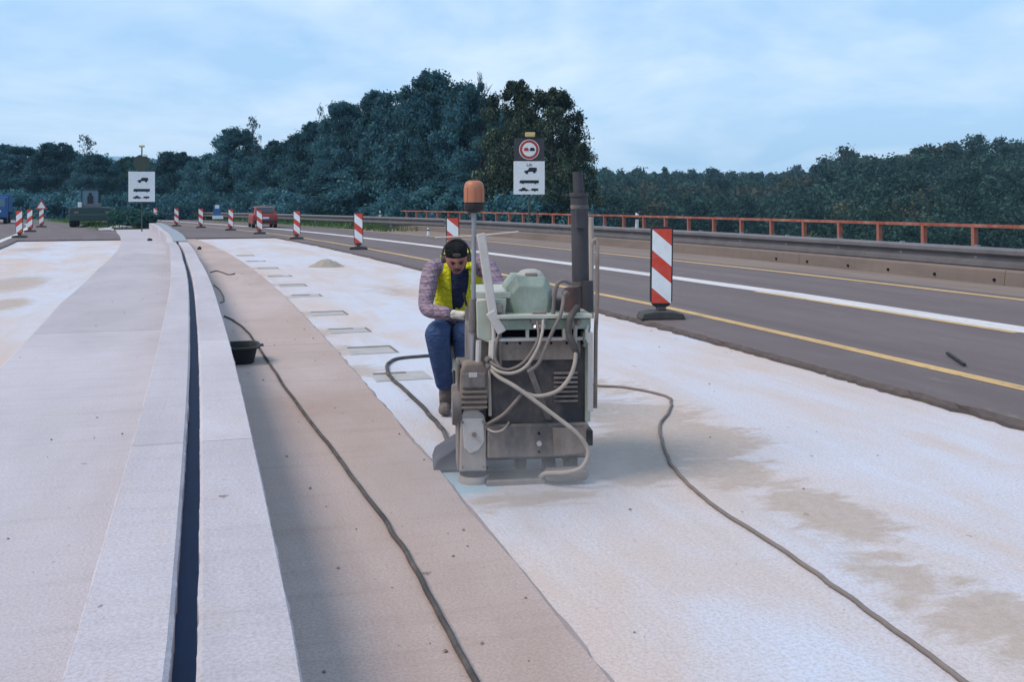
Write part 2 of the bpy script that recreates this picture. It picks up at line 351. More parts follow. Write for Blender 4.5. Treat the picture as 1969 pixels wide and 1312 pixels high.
mat_leaf('leaf_warm', (.030, .052, .042), (.050, .080, .055), (.20, .23, .17), .3); mat_leaf('leaf_hill', (.022, .048, .048), (.032, .064, .056), (.050, .090, .062), .2)
mat_leaf('leaf_brown', (.045, .055, .042), (.065, .070, .050), (.08, .09, .056), .2)
mat_leaf('grass_blade', (.045, .085, .03), (.07, .12, .045), (.10, .14, .06), .2)
weathered('bark', (.07, .055, .045), (.04, .032, .027), .95, scale=4)
weathered('soil_grass', (.05, .085, .035), (.085, .09, .045), .98, scale=.25)
weathered('sand', (.36, .31, .26), (.27, .23, .20), .98, scale=9, bumpk=.6)

# ------------------------------------------------------------------ large structure
END = 43.2                                            # end of the milled area
d_asph = tab((-10, 4.15), (11.5, 4.15), (20, 3.72), (29, 3.60), (43, 3.45), (60, 3.0), (75, 2.2), (130, 1.2))
d_yel = tab((-10, 5.1), (13, 5.14), (15, 5.02), (26, 4.68), (43, 4.3), (60, 3.7), (75, 2.8), (130, 1.8))
d_wht = tab((-10, 8.1), (14, 8.12), (21, 7.75), (28, 7.35), (39, 6.9), (53, 6.45), (75, 5.6), (130, 4.6))
d_yl2 = tab((-10, 11.0), (18, 11.05), (27, 10.7), (45, 10.2), (60, 9.6), (130, 8))
d_krb = tab((-10, 12.65), (14, 12.7), (22, 12.9), (31, 12.9), (45, 12.6), (60, 12.0), (130, 10.5))
d_slot = tab((-10, -1.33), (3, -1.35), (11, -1.49), (21, -1.61), (31, -1.58), (45, -1.15), (60, -.15))
d_capl = tab((-10, -3.1), (10, -3.2), (16, -3.45), (24, -3.5), (40, -3.2), (52, -2.85), (60, -2.3))
def plus(fn, k): return lambda y: fn(y) + k
ZA = .06
near = fr(-6, 2, .8) + fr(2.1, 20, .3) + fr(20.6, END, .9)
far_ = fr(END, 130, 1.5); allr = fr(-6, 16, .5) + fr(17, 130, 1.2)
wob = lambda k: (lambda y: d_asph(y) + .05 * mnoise.noise((y * .9, k, 0)) + .03 * mnoise.noise((y * 3.1, k, 5)))
ribbon('milled_deck', 'milled', near, [(-.02, 0), (1.3, 0), (2.6, 0), (lambda y: d_asph(y) + .25, 0)], kind='structure')
deck = bpy.data.objects['milled_deck']
ribbon('milled_deck_beyond_median', 'milled', near, [(-9.5, 0), (-7, 0), (-5, 0), (plus(d_capl, .1), 0)], kind='structure')
ribbon('asphalt_lane', 'asphalt', allr, [(wob(0), -.05), (lambda y: wob(0)(y) + .025, ZA - .012), (lambda y: wob(0)(y) + .07, ZA), (plus(d_yel, 1), ZA), (d_wht, ZA), (d_yl2, ZA), (plus(d_krb, .3), ZA)], kind='structure', closed_ends=False)
d_al = tab((-10, -7.15), (45, -7.1), (60, -6.6), (75, -5.6), (130, -4.5))
ribbon('asphalt_lane_beyond_median', 'asphalt', allr, [(-16, ZA), (-11, ZA), (plus(d_al, -.06), ZA), (d_al, ZA - .015), (d_al, -.05)], kind='structure', closed_ends=False)
# the carriageways past the end of the milled area, a step up
ribbon('road_surface_far', 'asphalt', far_, [(-7.2, ZA - .006), (-4, ZA - .006), (0, ZA - .006), (plus(d_asph, .3), ZA - .006)], kind='structure', closed_ends=False)
o = ribbon('road_step', 'asphalt', [END, END + .03], [(-7.15, -.04), (-7.15, ZA - .01), (3.5, ZA - .01), (3.5, -.04)], kind='structure')
def marking(name, mat, ys, dfn, w, z=ZA + .004):
    return ribbon(name, mat, ys, [(plus(dfn, -w / 2), z), (plus(dfn, w / 2), z)], kind='structure', closed_ends=False)
edge = lambda y: wob(0)(y) - .02 + .05 * mnoise.noise((y * 5.3, 2, 2)) + .035 * mnoise.noise((y * 14, 4, 2))
ribbon('broken_asphalt_edge', 'bitumen', fr(-4, 20, .06) + fr(20.3, 60, .3), [(edge, -.02), (edge, lambda y: .030 + .02 * mnoise.noise((y * 7, 9, 2))), (lambda y: wob(0)(y) + .015 + .05 * mnoise.noise((y * 4.1, 5, 7)) + .03 * mnoise.noise((y * 17, 5, 7)), ZA + .003)], kind='structure', closed_ends=False)
ribbon('dusty_shoulder', 'shoulder_dust', allr, [(lambda y: d_yl2(y) + .42 + .12 * mnoise.noise((y * .5, 1, 9)), ZA + .002), (lambda y: d_krb(y) - .4, ZA + .005), (plus(d_krb, .1), ZA + .02)], kind='structure', closed_ends=False)
marking('yellow_line', 'yellow_paint', allr, d_yel, .17)
marking('white_line', 'white_paint', allr, d_wht, .46)
marking('yellow_edge_line', 'yellow_paint', allr, d_yl2, .2)
marking('worn_yellow_line', 'yellow_paint', fr(9.2, 14.5, .5), plus(d_wht, -.30), .12)
marking('white_line_beyond_median', 'white_paint', fr(20, 110, 1.5), plus(d_al, -.55), .25)
# brown concrete strip between wall and milled lane: slabs with joints
strip = ribbon('drain_strip_bed', 'kerb_concrete', fr(-6, END, .8), [(plus(d_slot, .2), -.03), (0, -.03)], kind='structure', closed_ends=False)
joints = [-6, 1.2, 11.0, 16.6, 22.4, 28.2, 34, END]
for a, b in zip(joints[:-1], joints[1:]):
    ribbon('slab', 'strip_concrete', fr(a + .006, b - .006, .1 if b < 20 else .4), [(plus(d_slot, .2), -.02), (plus(d_slot, .2), .018), (lambda y: -.025 + .02 * mnoise.noise((y * 1.3, 3, 3)) + .012 * mnoise.noise((y * 7.3, 3, 3)), .018), (lambda y: .018 * mnoise.noise((y * 3.7, 1, 3)) + .012 * mnoise.noise((y * 11., 1, 3)), .003), (.0, -.02)], strip)
cap = ribbon('median_cap_bed', 'kerb_concrete', fr(-6, 58, .8), [(plus(d_capl, .03), -.03), (plus(d_slot, -.2), -.03)], kind='structure', closed_ends=False)
joints = [-6, 3.2, 12.4, 22.3, 30.5, 38.5, 48, 58]
for a, b in zip(joints[:-1], joints[1:]):
    ribbon('slab', 'cap_concrete', fr(a + .006, b - .006, .4), [(d_capl, -.02), (d_capl, .05), (plus(d_capl, .02), .065), (plus(d_slot, -.15), .065), (plus(d_slot, -.15), -.02)], cap)
# twin concrete walls with the expansion gap between them
UP = .42
def wall(name, lab, s):
    root = empty(name, road(10, d_slot(10) + s * .15, 0), label=lab, category='concrete wall'); inv = Matrix.Translation(-root.location)
    ys = [-2, 1.6, 5.2, 8.8, 12.4, 16, 19.6, 23.2, 26.8, 30.4, 34, 38, 42, 47, 53, 58]
    top = lambda y: UP + .10 * sst(38, 56, y) * 0
    for a, b in zip(ys[:-1], ys[1:]):
        a2, b2 = a + .003, b - .003
        i_ = lambda y: d_slot(y) + s * .034; q = lambda y: d_slot(y) + s * .288
        jag = lambda y: .005 * mnoise.noise((y * 4, s * 7, 1)) + .006 * max(0, mnoise.noise((y * 15, s * 7, 4))) + .008 * max(0, mnoise.noise((y * 31, s * 7, 4)) - .25)
        pr = [(i_, -.45), (lambda y: i_(y) - s * jag(y), UP - .012), (lambda y: i_(y) + s * .012, UP), (lambda y: q(y) - s * .007, UP), (lambda y: q(y) - s * jag(y), UP - .009), (q, -.02)]
        if s < 0: pr = pr[::-1]
        o = ribbon('segment', 'wall_concrete', fr(a2, b2, .03 if a < 8 else .3), pr)
        o.data.transform(inv); o.parent = root
    return root
wall('concrete_wall', 'pale concrete wall forming the left side of the dark gap', -1)
wall('concrete_wall', 'pale concrete wall right of the dark gap, beside the black tub', 1)
ribbon('gap_floor', 'gap_shade', fr(-6, 58, .5), [(plus(d_slot, -.2), .325), (plus(d_slot, .2), .325)], kind='structure', closed_ends=False)  # dark navy of the shaded gap put into the floor's colour
# dark sheet laid over the far end of the gap
ribbon('cover_sheet', 'galvanised', fr(30.2, 57, .9), [(plus(d_slot, -.10), UP + .004), (plus(d_slot, -.10), UP + .03), (plus(d_slot, .30), UP + .03), (plus(d_slot, .30), UP + .004)], label='grey sheet covering the far stretch of the gap between the walls', category='cover sheet')

# terrain: valley under the bridge, wooded hill to the right, flat land past the abutment
PROF = [(-3.0, 300), (-.53, 290), (.08, 322), (.17, 326), (.24, 329), (.285, 328), (.31, 318), (.33, 300), (.36, 290), (.40, 283), (.45, 272), (.53, 266), (.7, 262), (3, 262)]
def elev(a): return (391 - float(np.interp(a, [p for p, q in PROF], [q for p, q in PROF]))) / F
def far_r(a): return 430 - 190 * sst(.26, .40, a)
def ground_z(X, Y):
    r = math.hypot(X, Y); a = X / Y if Y > 1 else (3 if X > 0 else -3)
    y, d = todir(X, min(Y, 165.)) if -30 < Y else (0, X)
    land = sst(41, 52, y) * (1 - sst(26, 60, d)); z = -9 + land * 8.6
    if Y > 0 and a > .03:
        fr_ = far_r(a); top = elev(a) * fr_ + EYE - 10 - 1.0 * (1 - sst(.2, .4, a)); z = max(z, -9 + (top + 9) * sst(90, fr_, Y) ** .8) if Y < fr_ + 5 else top - (Y - fr_) * .015
    elif Y > 160: z = -.4 + 0 * r
    return z
def build_ground():
    angs = list(np.radians(np.linspace(-180, 180, 241))[:-1]); rs = [4, 20, 30, 38, 42, 46, 50, 55, 60, 66, 74, 84, 96, 110, 130, 150, 180, 215, 250, 290, 340, 400, 440, 520, 700, 1000, 1500]
    vs_ = [(0, 0, -9)]; fs = []
    for r in rs:
        for a in angs: X, Y = r * math.sin(a), r * math.cos(a); vs_.append((X, Y, ground_z(X, Y) + (mnoise.noise((X * .05, Y * .05, 0)) * .25 if r > 55 else 0)))
    n = len(angs)
    for k in range(n): fs.append((0, 1 + k, 1 + (k + 1) % n))
    for i in range(len(rs) - 1):
        for k in range(n): fs.append((1 + i * n + k, 1 + (i + 1) * n + k, 1 + (i + 1) * n + (k + 1) % n, 1 + i * n + (k + 1) % n))
    m = MB(); m.v = vs_; m.f = fs; return m.build('ground', 'soil_grass', smooth=True, kind='structure')
build_ground()
# grass verges past the bridge end
ribbon('grass_verge', 'soil_grass', fr(54.1, 130, 1.5), [(plus(d_krb, -2.6), ZA - .03), (plus(d_krb, -2.3), ZA + .03), (plus(d_krb, .5), .10), (plus(d_krb, 4), .05), (plus(d_krb, 14), -.5)], kind='structure', closed_ends=False)
ribbon('grass_verge_beyond_median', 'soil_grass', fr(40, 130, 1.5), [(-40, -.6), (-14, -.1), (-11.2, ZA + .05), (-10.6, ZA + .01)], kind='structure', closed_ends=False)
ribbon('grass_median', 'soil_grass', fr(58.05, 130, 1.5), [(-3.6, ZA - .02), (-3.3, .12), (-1.2, .14), (-.8, ZA - .02)], kind='structure', closed_ends=False)

# ------------------------------------------------------------------ kerb, guard rail, railing on the right
def on_root(o, root): o.data.transform(Matrix.Translation(-root.location)); o.parent = root; return o
KR = empty('concrete_kerb', road(20, 13, 0), label='stained concrete kerb under the steel guard rail', category='kerb')
js = [-4, 2, 8, 14, 20, 26, 32, 38, 44, 50, 54]
for a, b in zip(js[:-1], js[1:]):
    on_root(ribbon('segment', 'kerb_concrete', fr(a + .005, b - .005, 1), [(d_krb, -.05), (plus(d_krb, .04), .33), (plus(d_krb, .07), .36), (plus(d_krb, 1.35), .38), (plus(d_krb, 1.35), -1.4)]), KR)
for k in range(9):                                 # drain holes
    y = 10.3 + k * 1.34 + random.uniform(-.12, .12); p = road(y, d_krb(y) + .012, .17); th = head(y)
    m = MB(); m.lathe([(.028, -.02), (.028, .012)], (0, 0, 0), 10, 'X'); o = m.build('drain_hole', 'dark_void', KR); o.location = p - KR.location; o.rotation_euler = (0, 0, th)
GR = empty('guard_rail', road(20, 13.3, 0), label='grey steel double-corrugated guard rail running along the kerb', category='guard rail')
zb = lambda y: .0
def rail(ys, root, dd, z0, name='beam'):
    pr = [(0, .42), (-.02, .415), (-.075, .37), (-.075, .30), (.035, .235), (.035, .185), (-.075, .13), (-.075, .05), (-.02, .005), (0, 0), (.05, .0), (.05, .42)]
    o = ribbon(name, 'rail_steel', ys, [(plus(dd, a), z0 + b) for a, b in pr] + [(plus(dd, 0), z0 + .42)])
    return on_root(o, root)
for a, b in zip(range(-2, 46, 4), range(2, 50, 4)): rail(fr(a, b - .003, .8), GR, plus(d_krb, .34), .335)
for k in range(24):
    y = -1 + k * 2.0; p = road(y, d_krb(y) + .42, .57); m = MB().box((0, 0, 0), (.1, .06, .42), head(y)); o = m.build('post', 'galvanised', GR); o.location = p - GR.location
GR2 = empty('guard_rail', road(70, 10, 0), label='far steel guard rail on the grass verge before the tall trees', category='guard rail')
d_vr = tab((46, d_krb(46) + .34), (60, 11.2), (80, 9.6), (130, 8.5))
for a, b in zip(range(46, 126, 8), range(54, 134, 8)): rail(fr(a, b - .003, 1), GR2, d_vr, .38)
for k in range(30):
    y = 47 + k * 2.6; p = road(y, d_vr(y) + .06, .4); m = MB().box((0, 0, 0), (.1, .06, .7), head(y)); o = m.build('post', 'galvanised', GR2); o.location = p - GR2.location
RL = empty('bridge_railing', road(20, 14, .38), label='rusty orange steel bridge railing above the guard rail', category='railing')
d_rl = plus(d_krb, 1.15); RTOP = 1.17
for z, hh, w in ((RTOP, .065, .09),):
    for a, b in zip((-4, 14, 32), (14, 32, 53.5)):
        on_root(ribbon('top_rail', 'rust_orange', fr(a, b, .8), [(plus(d_rl, -w / 2), z - hh), (plus(d_rl, -w / 2), z), (plus(d_rl, w / 2), z), (plus(d_rl, w / 2), z - hh), (plus(d_rl, -w / 2), z - hh)]), RL)
on_root(ribbon('bottom_rail', 'rust_orange', fr(-4, 53.5, .8), [(plus(d_rl, -.02), .50), (plus(d_rl, -.02), .54), (plus(d_rl, .02), .54), (plus(d_rl, .02), .50), (plus(d_rl, -.02), .50)]), RL)
_yy = np.linspace(5, 30, 3000); PY0 = float(_yy[np.argmin([abs(road(t, d_rl(t)).x / road(t, d_rl(t)).y - (1777 - 985) / F) for t in _yy])])
mp = MB().box((0, 0, 0), (.10, .085, RTOP - .04 - .37)).build('post', 'rust_orange', RL)
first = True; y = PY0 - 8 * 1.37
while y < 53.6:
    p = road(y, d_rl(y), (.37 + RTOP - .04) / 2)
    o = mp if first else mp.copy()
    if not first: C.objects.link(o)
    first = False; o.parent = RL; o.location = p - RL.location; o.rotation_euler = (0, 0, head(y)); y += 1.37

# ------------------------------------------------------------------ trees
def leaves(centres, radii, per, size, flat=.75, seed=0):
    """leaf quads on the shells of clumps -> verts, faces"""
    r = np.random.default_rng(seed); n = len(centres); idx = np.repeat(np.arange(n), per); N_ = len(idx)
    u = r.normal(size=(N_, 3)); u /= np.linalg.norm(u, axis=1)[:, None]
    rad = radii[idx] * np.clip(r.normal(.78, .30, N_), .1, 1.7); p = centres[idx] + u * rad[:, None] * np.array([1, 1, flat])
    nrm = u + .75 * r.normal(size=(N_, 3)); nrm /= np.linalg.norm(nrm, axis=1)[:, None]
    t = np.cross(nrm, r.normal(size=(N_, 3))); t /= np.linalg.norm(t, axis=1)[:, None]; b = np.cross(nrm, t)
    s = (size[idx] if hasattr(size, '__len__') else size) * (.6 + .8 * r.random(N_)); s = np.broadcast_to(s, (N_,))[:, None]
    k = nrm * s * .3
    v = np.stack([p - t * s, p - b * s * .55 + k, p + t * s, p + b * s * .55 + k], 1).reshape(-1, 3)
    return v
def quadmesh(name, v, mat, extra=None):
    n = len(v) // 4; fv = np.arange(4 * n).reshape(n, 4)
    me = bpy.data.meshes.new(name); nv = len(v)
    me.vertices.add(nv); me.vertices.foreach_set('co', v.astype(np.float32).ravel()); me.loops.add(4 * n); me.loops.foreach_set('vertex_index', fv.ravel().astype(np.int32))
    me.polygons.add(n); me.polygons.foreach_set('loop_start', np.arange(0, 4 * n, 4, dtype=np.int32)); me.update(calc_edges=True)
    me.materials.append(M[mat]); return me
def crown_mesh(seed, mat, H=10., R=4., nclump=95, per=85, low=.06, sparse=False, leaf=.20, rk=1.):
    r = np.random.default_rng(seed); cs = []; rs = []
    lob = [(r.uniform(0, 6.28), r.uniform(.2, .9), r.uniform(.75, 1.12)) for _ in range(7)]
    for i in range(nclump):
        z = low + (1 - low) * r.random() ** .9; a = r.uniform(0, 2 * math.pi)
        env = min(1., .55 + z * 1.4) * math.sqrt(max(.0, 1 - (z * .97) ** 2.6)) * (1 - .12 * z)
        k = 1.0
        for la, lz, ls in lob:
            if abs((a - la + math.pi) % (2 * math.pi) - math.pi) < .8 and abs(z - lz) < .25: k *= ls
        q = (r.random() ** .45) * env * R * k * 1.12
        cs.append((q * math.cos(a), q * math.sin(a), z * H * .93 + .25)); rs.append(r.uniform(.45, .95) * (1.15 - .4 * z) * (R / 4) ** .5 * rk)
    for i in range(7):                              # shoots breaking the outline at the top
        a = r.uniform(0, 6.28); q = r.uniform(0, .4) * R; cs.append((q * math.cos(a), q * math.sin(a), H * r.uniform(.90, .99))); rs.append(r.uniform(.2, .45))
    cs = np.array(cs); rs = np.array(rs); cs[:, 2] = np.minimum(cs[:, 2], H - rs * .7)
    return quadmesh('crown', leaves(cs, rs, per, leaf, .8, seed + 1), mat)
def trunk_mesh(seed, H=10., bare=False):
    r = random.Random(seed); m = MB(); pts = [(0, 0, -.5)]
    for k in range(1, 8): pts.append((r.uniform(-.15, .15) * k * .4, r.uniform(-.15, .15) * k * .4, H * .88 * k / 7))
    m.tube(pts, .2, 8, rr=[.26 - .032 * k for k in range(8)])
    for k in range(16 if bare else 11):
        z = H * r.uniform(.2, .85); i = min(6, int(z / (H * .88) * 7)); b = Vector(pts[i]).lerp(Vector(pts[i + 1]), .5); a = r.uniform(0, 6.28); l = r.uniform(1.2, 3.0) * (1.1 - z / H * .6)
        e = b + Vector((math.cos(a) * l, math.sin(a) * l, l * r.uniform(.5, 1.1))); mid = b.lerp(e, .5) + Vector((0, 0, -.12))
        m.tube([b, mid, e], .05, 5, rr=[.09, .055, .015])
        for q in range(4 if bare else 2):
            st = b.lerp(e, r.uniform(.4, .9)); m.tube([st, st + Vector((r.uniform(-.7, .7), r.uniform(-.7, .7), r.uniform(.2, .9)))], .02, 4, rr=[.03, .008])
    me = bpy.data.meshes.new('trunk'); me.from_pydata(m.v, [], m.f); me.materials.append(M['bark']); return me
CR = {}; TK = [trunk_mesh(k) for k in range(3)]; TKB = trunk_mesh(9, bare=True)
for mt in ('leaf_haze', 'leaf_green', 'leaf_warm'):
    CR[mt] = [crown_mesh(20 + k * 7 + len(mt), mt, nclump=(210, 150, 260, 180)[k] if mt != 'leaf_warm' else 120, per=(190, 240, 160, 210)[k], leaf=.115) for k in range(4 if mt == 'leaf_haze' else 2)]
CR['thin'] = [crown_mesh(90 + k, 'leaf_haze', nclump=70, per=12, low=.4, leaf=.12, R=3.2, rk=.6) for k in range(2)]
TREES = [  # px centre, py top, distance, crown width px, kind, label
 (25, 281, 118, 150, 'leaf_haze', 'broad dark tree at the left edge of the photo behind the blue vehicle'),
 (108, 276, 115, 120, 'leaf_haze', 'second tree from the left edge, rounded crown above the striped beacons'),
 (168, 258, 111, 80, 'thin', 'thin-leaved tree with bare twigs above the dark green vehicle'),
 (185, 296, 109, 90, 'leaf_haze', 'low dense tree directly behind the dark green vehicle'),
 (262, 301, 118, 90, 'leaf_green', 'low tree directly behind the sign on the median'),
 (335, 293, 110, 110, 'leaf_haze', 'low rounded tree just right of the sign on the median'),
 (405, 296, 106, 100, 'leaf_haze', 'low tree behind the small blue roadside sign'),
 (455, 247, 100, 115, 'leaf_haze', 'pointed tree left of the red car, taller than its left neighbours'),
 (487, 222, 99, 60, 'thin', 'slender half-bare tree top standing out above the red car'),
 (545, 270, 95, 120, 'leaf_haze', 'tree behind and right of the red car, lower than both neighbours'),
 (605, 236, 90, 110, 'leaf_haze', 'tree on the left shoulder of the tall group'),
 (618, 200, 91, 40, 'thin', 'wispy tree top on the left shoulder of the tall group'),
 (665, 197, 86, 120, 'leaf_haze', 'tall tree above the second farthest large beacon, left part of the tall group'),
 (735, 178, 82, 140, 'leaf_haze', 'broad tall tree left of the tallest tree'),
 (825, 138, 79, 150, 'leaf_haze', 'tallest tree, in the middle of the tall group'),
 (900, 158, 76, 120, 'leaf_haze', 'tall dark tree directly above the orange beacon lamp'),
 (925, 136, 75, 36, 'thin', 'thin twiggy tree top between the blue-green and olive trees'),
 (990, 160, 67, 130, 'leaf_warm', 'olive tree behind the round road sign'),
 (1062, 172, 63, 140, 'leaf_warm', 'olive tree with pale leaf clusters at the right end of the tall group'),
 (880, 330, 72, 150, 'leaf_haze', 'low bushy tree under the tall group, behind the orange beacon lamp'),
 (700, 320, 84, 190, 'leaf_haze', 'low bushy tree under the tall group, behind the guard rail'),
 (1105, 262, 62, 80, 'leaf_warm', 'smaller olive tree right of the round road sign'),
]
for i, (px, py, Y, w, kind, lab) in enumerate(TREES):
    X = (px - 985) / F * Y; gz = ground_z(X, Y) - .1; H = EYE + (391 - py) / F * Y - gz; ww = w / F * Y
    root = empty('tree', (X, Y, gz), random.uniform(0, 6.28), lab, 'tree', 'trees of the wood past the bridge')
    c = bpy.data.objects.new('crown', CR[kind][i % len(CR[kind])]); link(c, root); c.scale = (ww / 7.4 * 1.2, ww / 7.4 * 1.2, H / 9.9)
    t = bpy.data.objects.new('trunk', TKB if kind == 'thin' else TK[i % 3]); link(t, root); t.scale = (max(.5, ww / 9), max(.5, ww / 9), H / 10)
# far woods that read as one mass
def wood(name, lab, pts, mat, per=60, seed=3, leaf=.36):
    print('WOOD', name, len(pts))
    r = np.random.default_rng(seed); cs = []; rs = []; sz = []
    for X, Y, z0, H, R in pts:
        nc = 15
        for k in range(nc):
            t = r.random() ** .8; a = r.uniform(0, 6.28); q = R * .8 * math.sqrt(max(.05, 1 - (t * .95) ** 2.2)) * r.random() ** .4
            cs.append((X + q * math.cos(a), Y + q * math.sin(a), z0 + H * (.12 + .80 * t))); rs.append(R * r.uniform(.28, .48)); sz.append(leaf * (Y / 220.) ** .6)
    me = quadmesh(name, leaves(np.array(cs), np.array(rs), per, np.array(sz), .8, seed), mat)
    o = bpy.data.objects.new(name, me); return link(o, None, label=lab, category='woodland', kind='stuff')
pts = []; pts2 = []
for i in range(2600):
    px = random.uniform(1080, 2060); a = (px - 985) / F; fr0 = far_r(a); Y = fr0 * random.uniform(.34, 1.03) ** .85; X = a * Y; gz = ground_z(X, Y)
    if Y < 95: continue
    if any((X - q[0]) ** 2 + (Y - q[1]) ** 2 < (3.4 + Y * .004) ** 2 for q in pts + pts2): continue
    H = random.uniform(5.5, 9.5) * (1.25 if random.random() < .12 else 1); t = (X, Y, gz, H, random.uniform(2.2, 5.0))
    (pts2 if (mnoise.noise((X * .02, Y * .02, 9)) > .30 and random.random() < .75) else pts).append(t)
wood('hillside_woodland', 'dark green wood covering the hillside beyond the bridge railing', pts, 'leaf_hill')
wood('browning_woodland', 'brownish tree crowns scattered in the hillside wood', pts2, 'leaf_brown', seed=8)
pts = []
for i in range(260):
    px = random.uniform(-120, 1120); Y = random.uniform(122, 165); X = (px - 985) / F * Y
    top = float(np.interp(px, [-100, 0, 110, 200, 225, 340, 430, 520, 600, 700, 800, 900, 1000, 1090, 1130], [285, 288, 283, 300, 308, 300, 290, 285, 262, 215, 180, 180, 200, 270, 330]))
    H = EYE + (391 - top - random.uniform(4, 26)) / F * Y + .4; pts.append((X, Y, -.4, H, random.uniform(2.6, 4.2)))
wood('background_woodland', 'dense wood filling the gaps behind the front row of trees', pts, 'leaf_haze', per=70, seed=5, leaf=.34)
# low scrub under the front trees
pts = []
for i in range(150):
    px = random.uniform(-60, 1130); Y = float(np.interp(px, [-60, 430, 600, 900, 1130], [96, 90, 80, 68, 58])) + random.uniform(-2, 5); X = (px - 985) / F * Y
    pts.append((X, Y, ground_z(X, Y) - .3, random.uniform(1.8, 3.6), random.uniform(1.2, 2.0)))
wood('undergrowth', 'dark undergrowth along the foot of the trees', pts, 'leaf_haze', per=60, seed=6, leaf=.26)
# grass on the verges, as blades
def grass():
    r = np.random.default_rng(4); vs_ = []
    for i in range(9000):
        if r.random() < .6: y = r.uniform(48, 85); d = d_krb(y) + r.uniform(-2.3, 6)
        elif r.random() < .6: y = r.uniform(45, 80); d = r.uniform(-20, -10.8)
        else: y = r.uniform(58.2, 85); d = r.uniform(-3.3, -1.1)
        p = road(y, d, .06); h = r.uniform(.10, .34); a = r.uniform(0, 3.14); w = .035; dx, dy = math.cos(a) * w, math.sin(a) * w; lx, ly = r.normal(0, .08), r.normal(0, .08)
        vs_ += [(p.x - dx, p.y - dy, p.z), (p.x + dx, p.y + dy, p.z), (p.x + lx + dx * .2, p.y + ly + dy * .2, p.z + h), (p.x + lx - dx * .2, p.y + ly - dy * .2, p.z + h)]
    o = bpy.data.objects.new('verge_grass', quadmesh('verge_grass', np.array(vs_), 'grass_blade')); link(o, None, label='rough green grass on the verges past the bridge', category='grass', kind='stuff')
grass()
def bush(px, Y, w, h, lab, mat='leaf_green', seed=1):
    X = (px - 985) / F * Y; root = empty('bush', (X, Y, .05), 0, lab, 'bush'); r = np.random.default_rng(seed)
    cs = r.uniform(-1, 1, (34, 3)) * np.array([w * .42, w * .3, 0]); cs[:, 2] = r.uniform(.12, .8, 34) * h * (1 - (np.abs(cs[:, 0]) / w) ** 2)
    link(bpy.data.objects.new('crown', quadmesh('crown', leaves(cs, np.full(34, h * .25), 60, .10, .9, seed), mat)), root)
    m = MB()
    for k in range(6): a = k * 1.05; m.tube([(0, 0, -.1), (math.cos(a) * w * .15, math.sin(a) * w * .1, h * .4), (math.cos(a) * w * .3, math.sin(a) * w * .2, h * .7)], .02, 5, rr=[.03, .02, .01])
    m.build('trunk', 'bark', root)
bush(245, 59.5, 2.1, 1.35, 'rounded green bush on the median under the white sign', 'leaf_green', 1)
bush(282, 61, 1.2, 1.0, 'small bush right of the white sign post on the median', 'leaf_green', 2)
# far ridge, its blue haze put into the wood's colour
m = MB(); n = 60; vs_ = []
for k in range(n + 1):
    a = math.radians(-75 + 74 * k / n); r0 = 1250; z = 57 + 12 * mnoise.noise((k * .13, 0, 2)) - 14 * abs(k / n - .5) - 58 * sst(.72, 1, k / n)
    for rr_, zz in ((r0 - 300, -8), (r0, z), (r0 + 200, -8)): vs_.append((rr_ * math.sin(a), rr_ * math.cos(a), zz))
m.add(vs_, [(3 * k + j, 3 * k + j + 1, 3 * k + j + 4, 3 * k + j + 3) for k in range(n) for j in range(2)])
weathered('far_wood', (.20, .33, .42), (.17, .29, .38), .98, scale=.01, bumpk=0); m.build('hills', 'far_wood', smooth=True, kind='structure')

# ------------------------------------------------------------------ traffic beacons
def beacon_proto(mat):
    root = empty('traffic_beacon', (0, 0, 0))
    m = MB().prism([(-.152, .24), (-.11, .17), (-.035, .13), (.035, .13), (.11, .17), (.152, .24), (.152, 1.2), (.135, 1.225), (-.135, 1.225), (-.152, 1.2)], -.014, .02)
    m.build('frame', 'black_plastic', root, .006)
    MB().box((0, -.017, .70), (.262, .010, .99)).build('striped_panel', mat, root)
    m = MB().prism([(-.30, 0), (.30, 0), (.27, .075), (.12, .105), (-.12, .105), (-.27, .075)], -.16, .16); m.box((0, 0, .115), (.12, .1, .07)); m.build('foot', 'rubber_foot_mat', root, .012)
    return root
pf = beacon_proto('stripes_fall'); pr_ = beacon_proto('stripes_rise')
BE = [(1271, 613, 0, 'red and white striped traffic beacon on the asphalt, nearest and largest of all'),
 (871, 519, 0, 'striped traffic beacon half hidden behind the worker\'s head'),
 (690, 480, 0, 'striped traffic beacon left of the worker, second largest in full view'),
 (571, 460, 0, 'striped traffic beacon just right of the red car'),
 (500, 450, 0, 'striped traffic beacon standing in front of the red car'),
 (444, 443, 0, 'striped traffic beacon first to the left of the red car'),
 (387, 438, 0, 'small striped traffic beacon second to the left of the red car'),
 (340, 435, 0, 'small striped traffic beacon third to the left of the red car'),
 (299, 432, 0, 'tiny striped traffic beacon at the end of the concrete wall'),
 (38, 457, 1, 'striped traffic beacon nearest the left edge of the photo'),
 (58, 446, 1, 'striped traffic beacon second from the left edge'),
 (80, 437, 1, 'striped traffic beacon third from the left edge, under the small warning sign')]
used = [False, False]
for px, py, k, lab in BE:
    X, Y = gp(px, py, ZA); proto = (pf, pr_)[k]; o = copytree(proto) if used[k] else proto; used[k] = True
    y, d = todir(X, Y); o.location = (X, Y, ZA + .004); o.rotation_euler = (0, random.uniform(-.02, .02), head(y) * .35 + random.uniform(-.06, .06)); tag(o, lab, 'traffic beacon', 'striped beacons along the works')

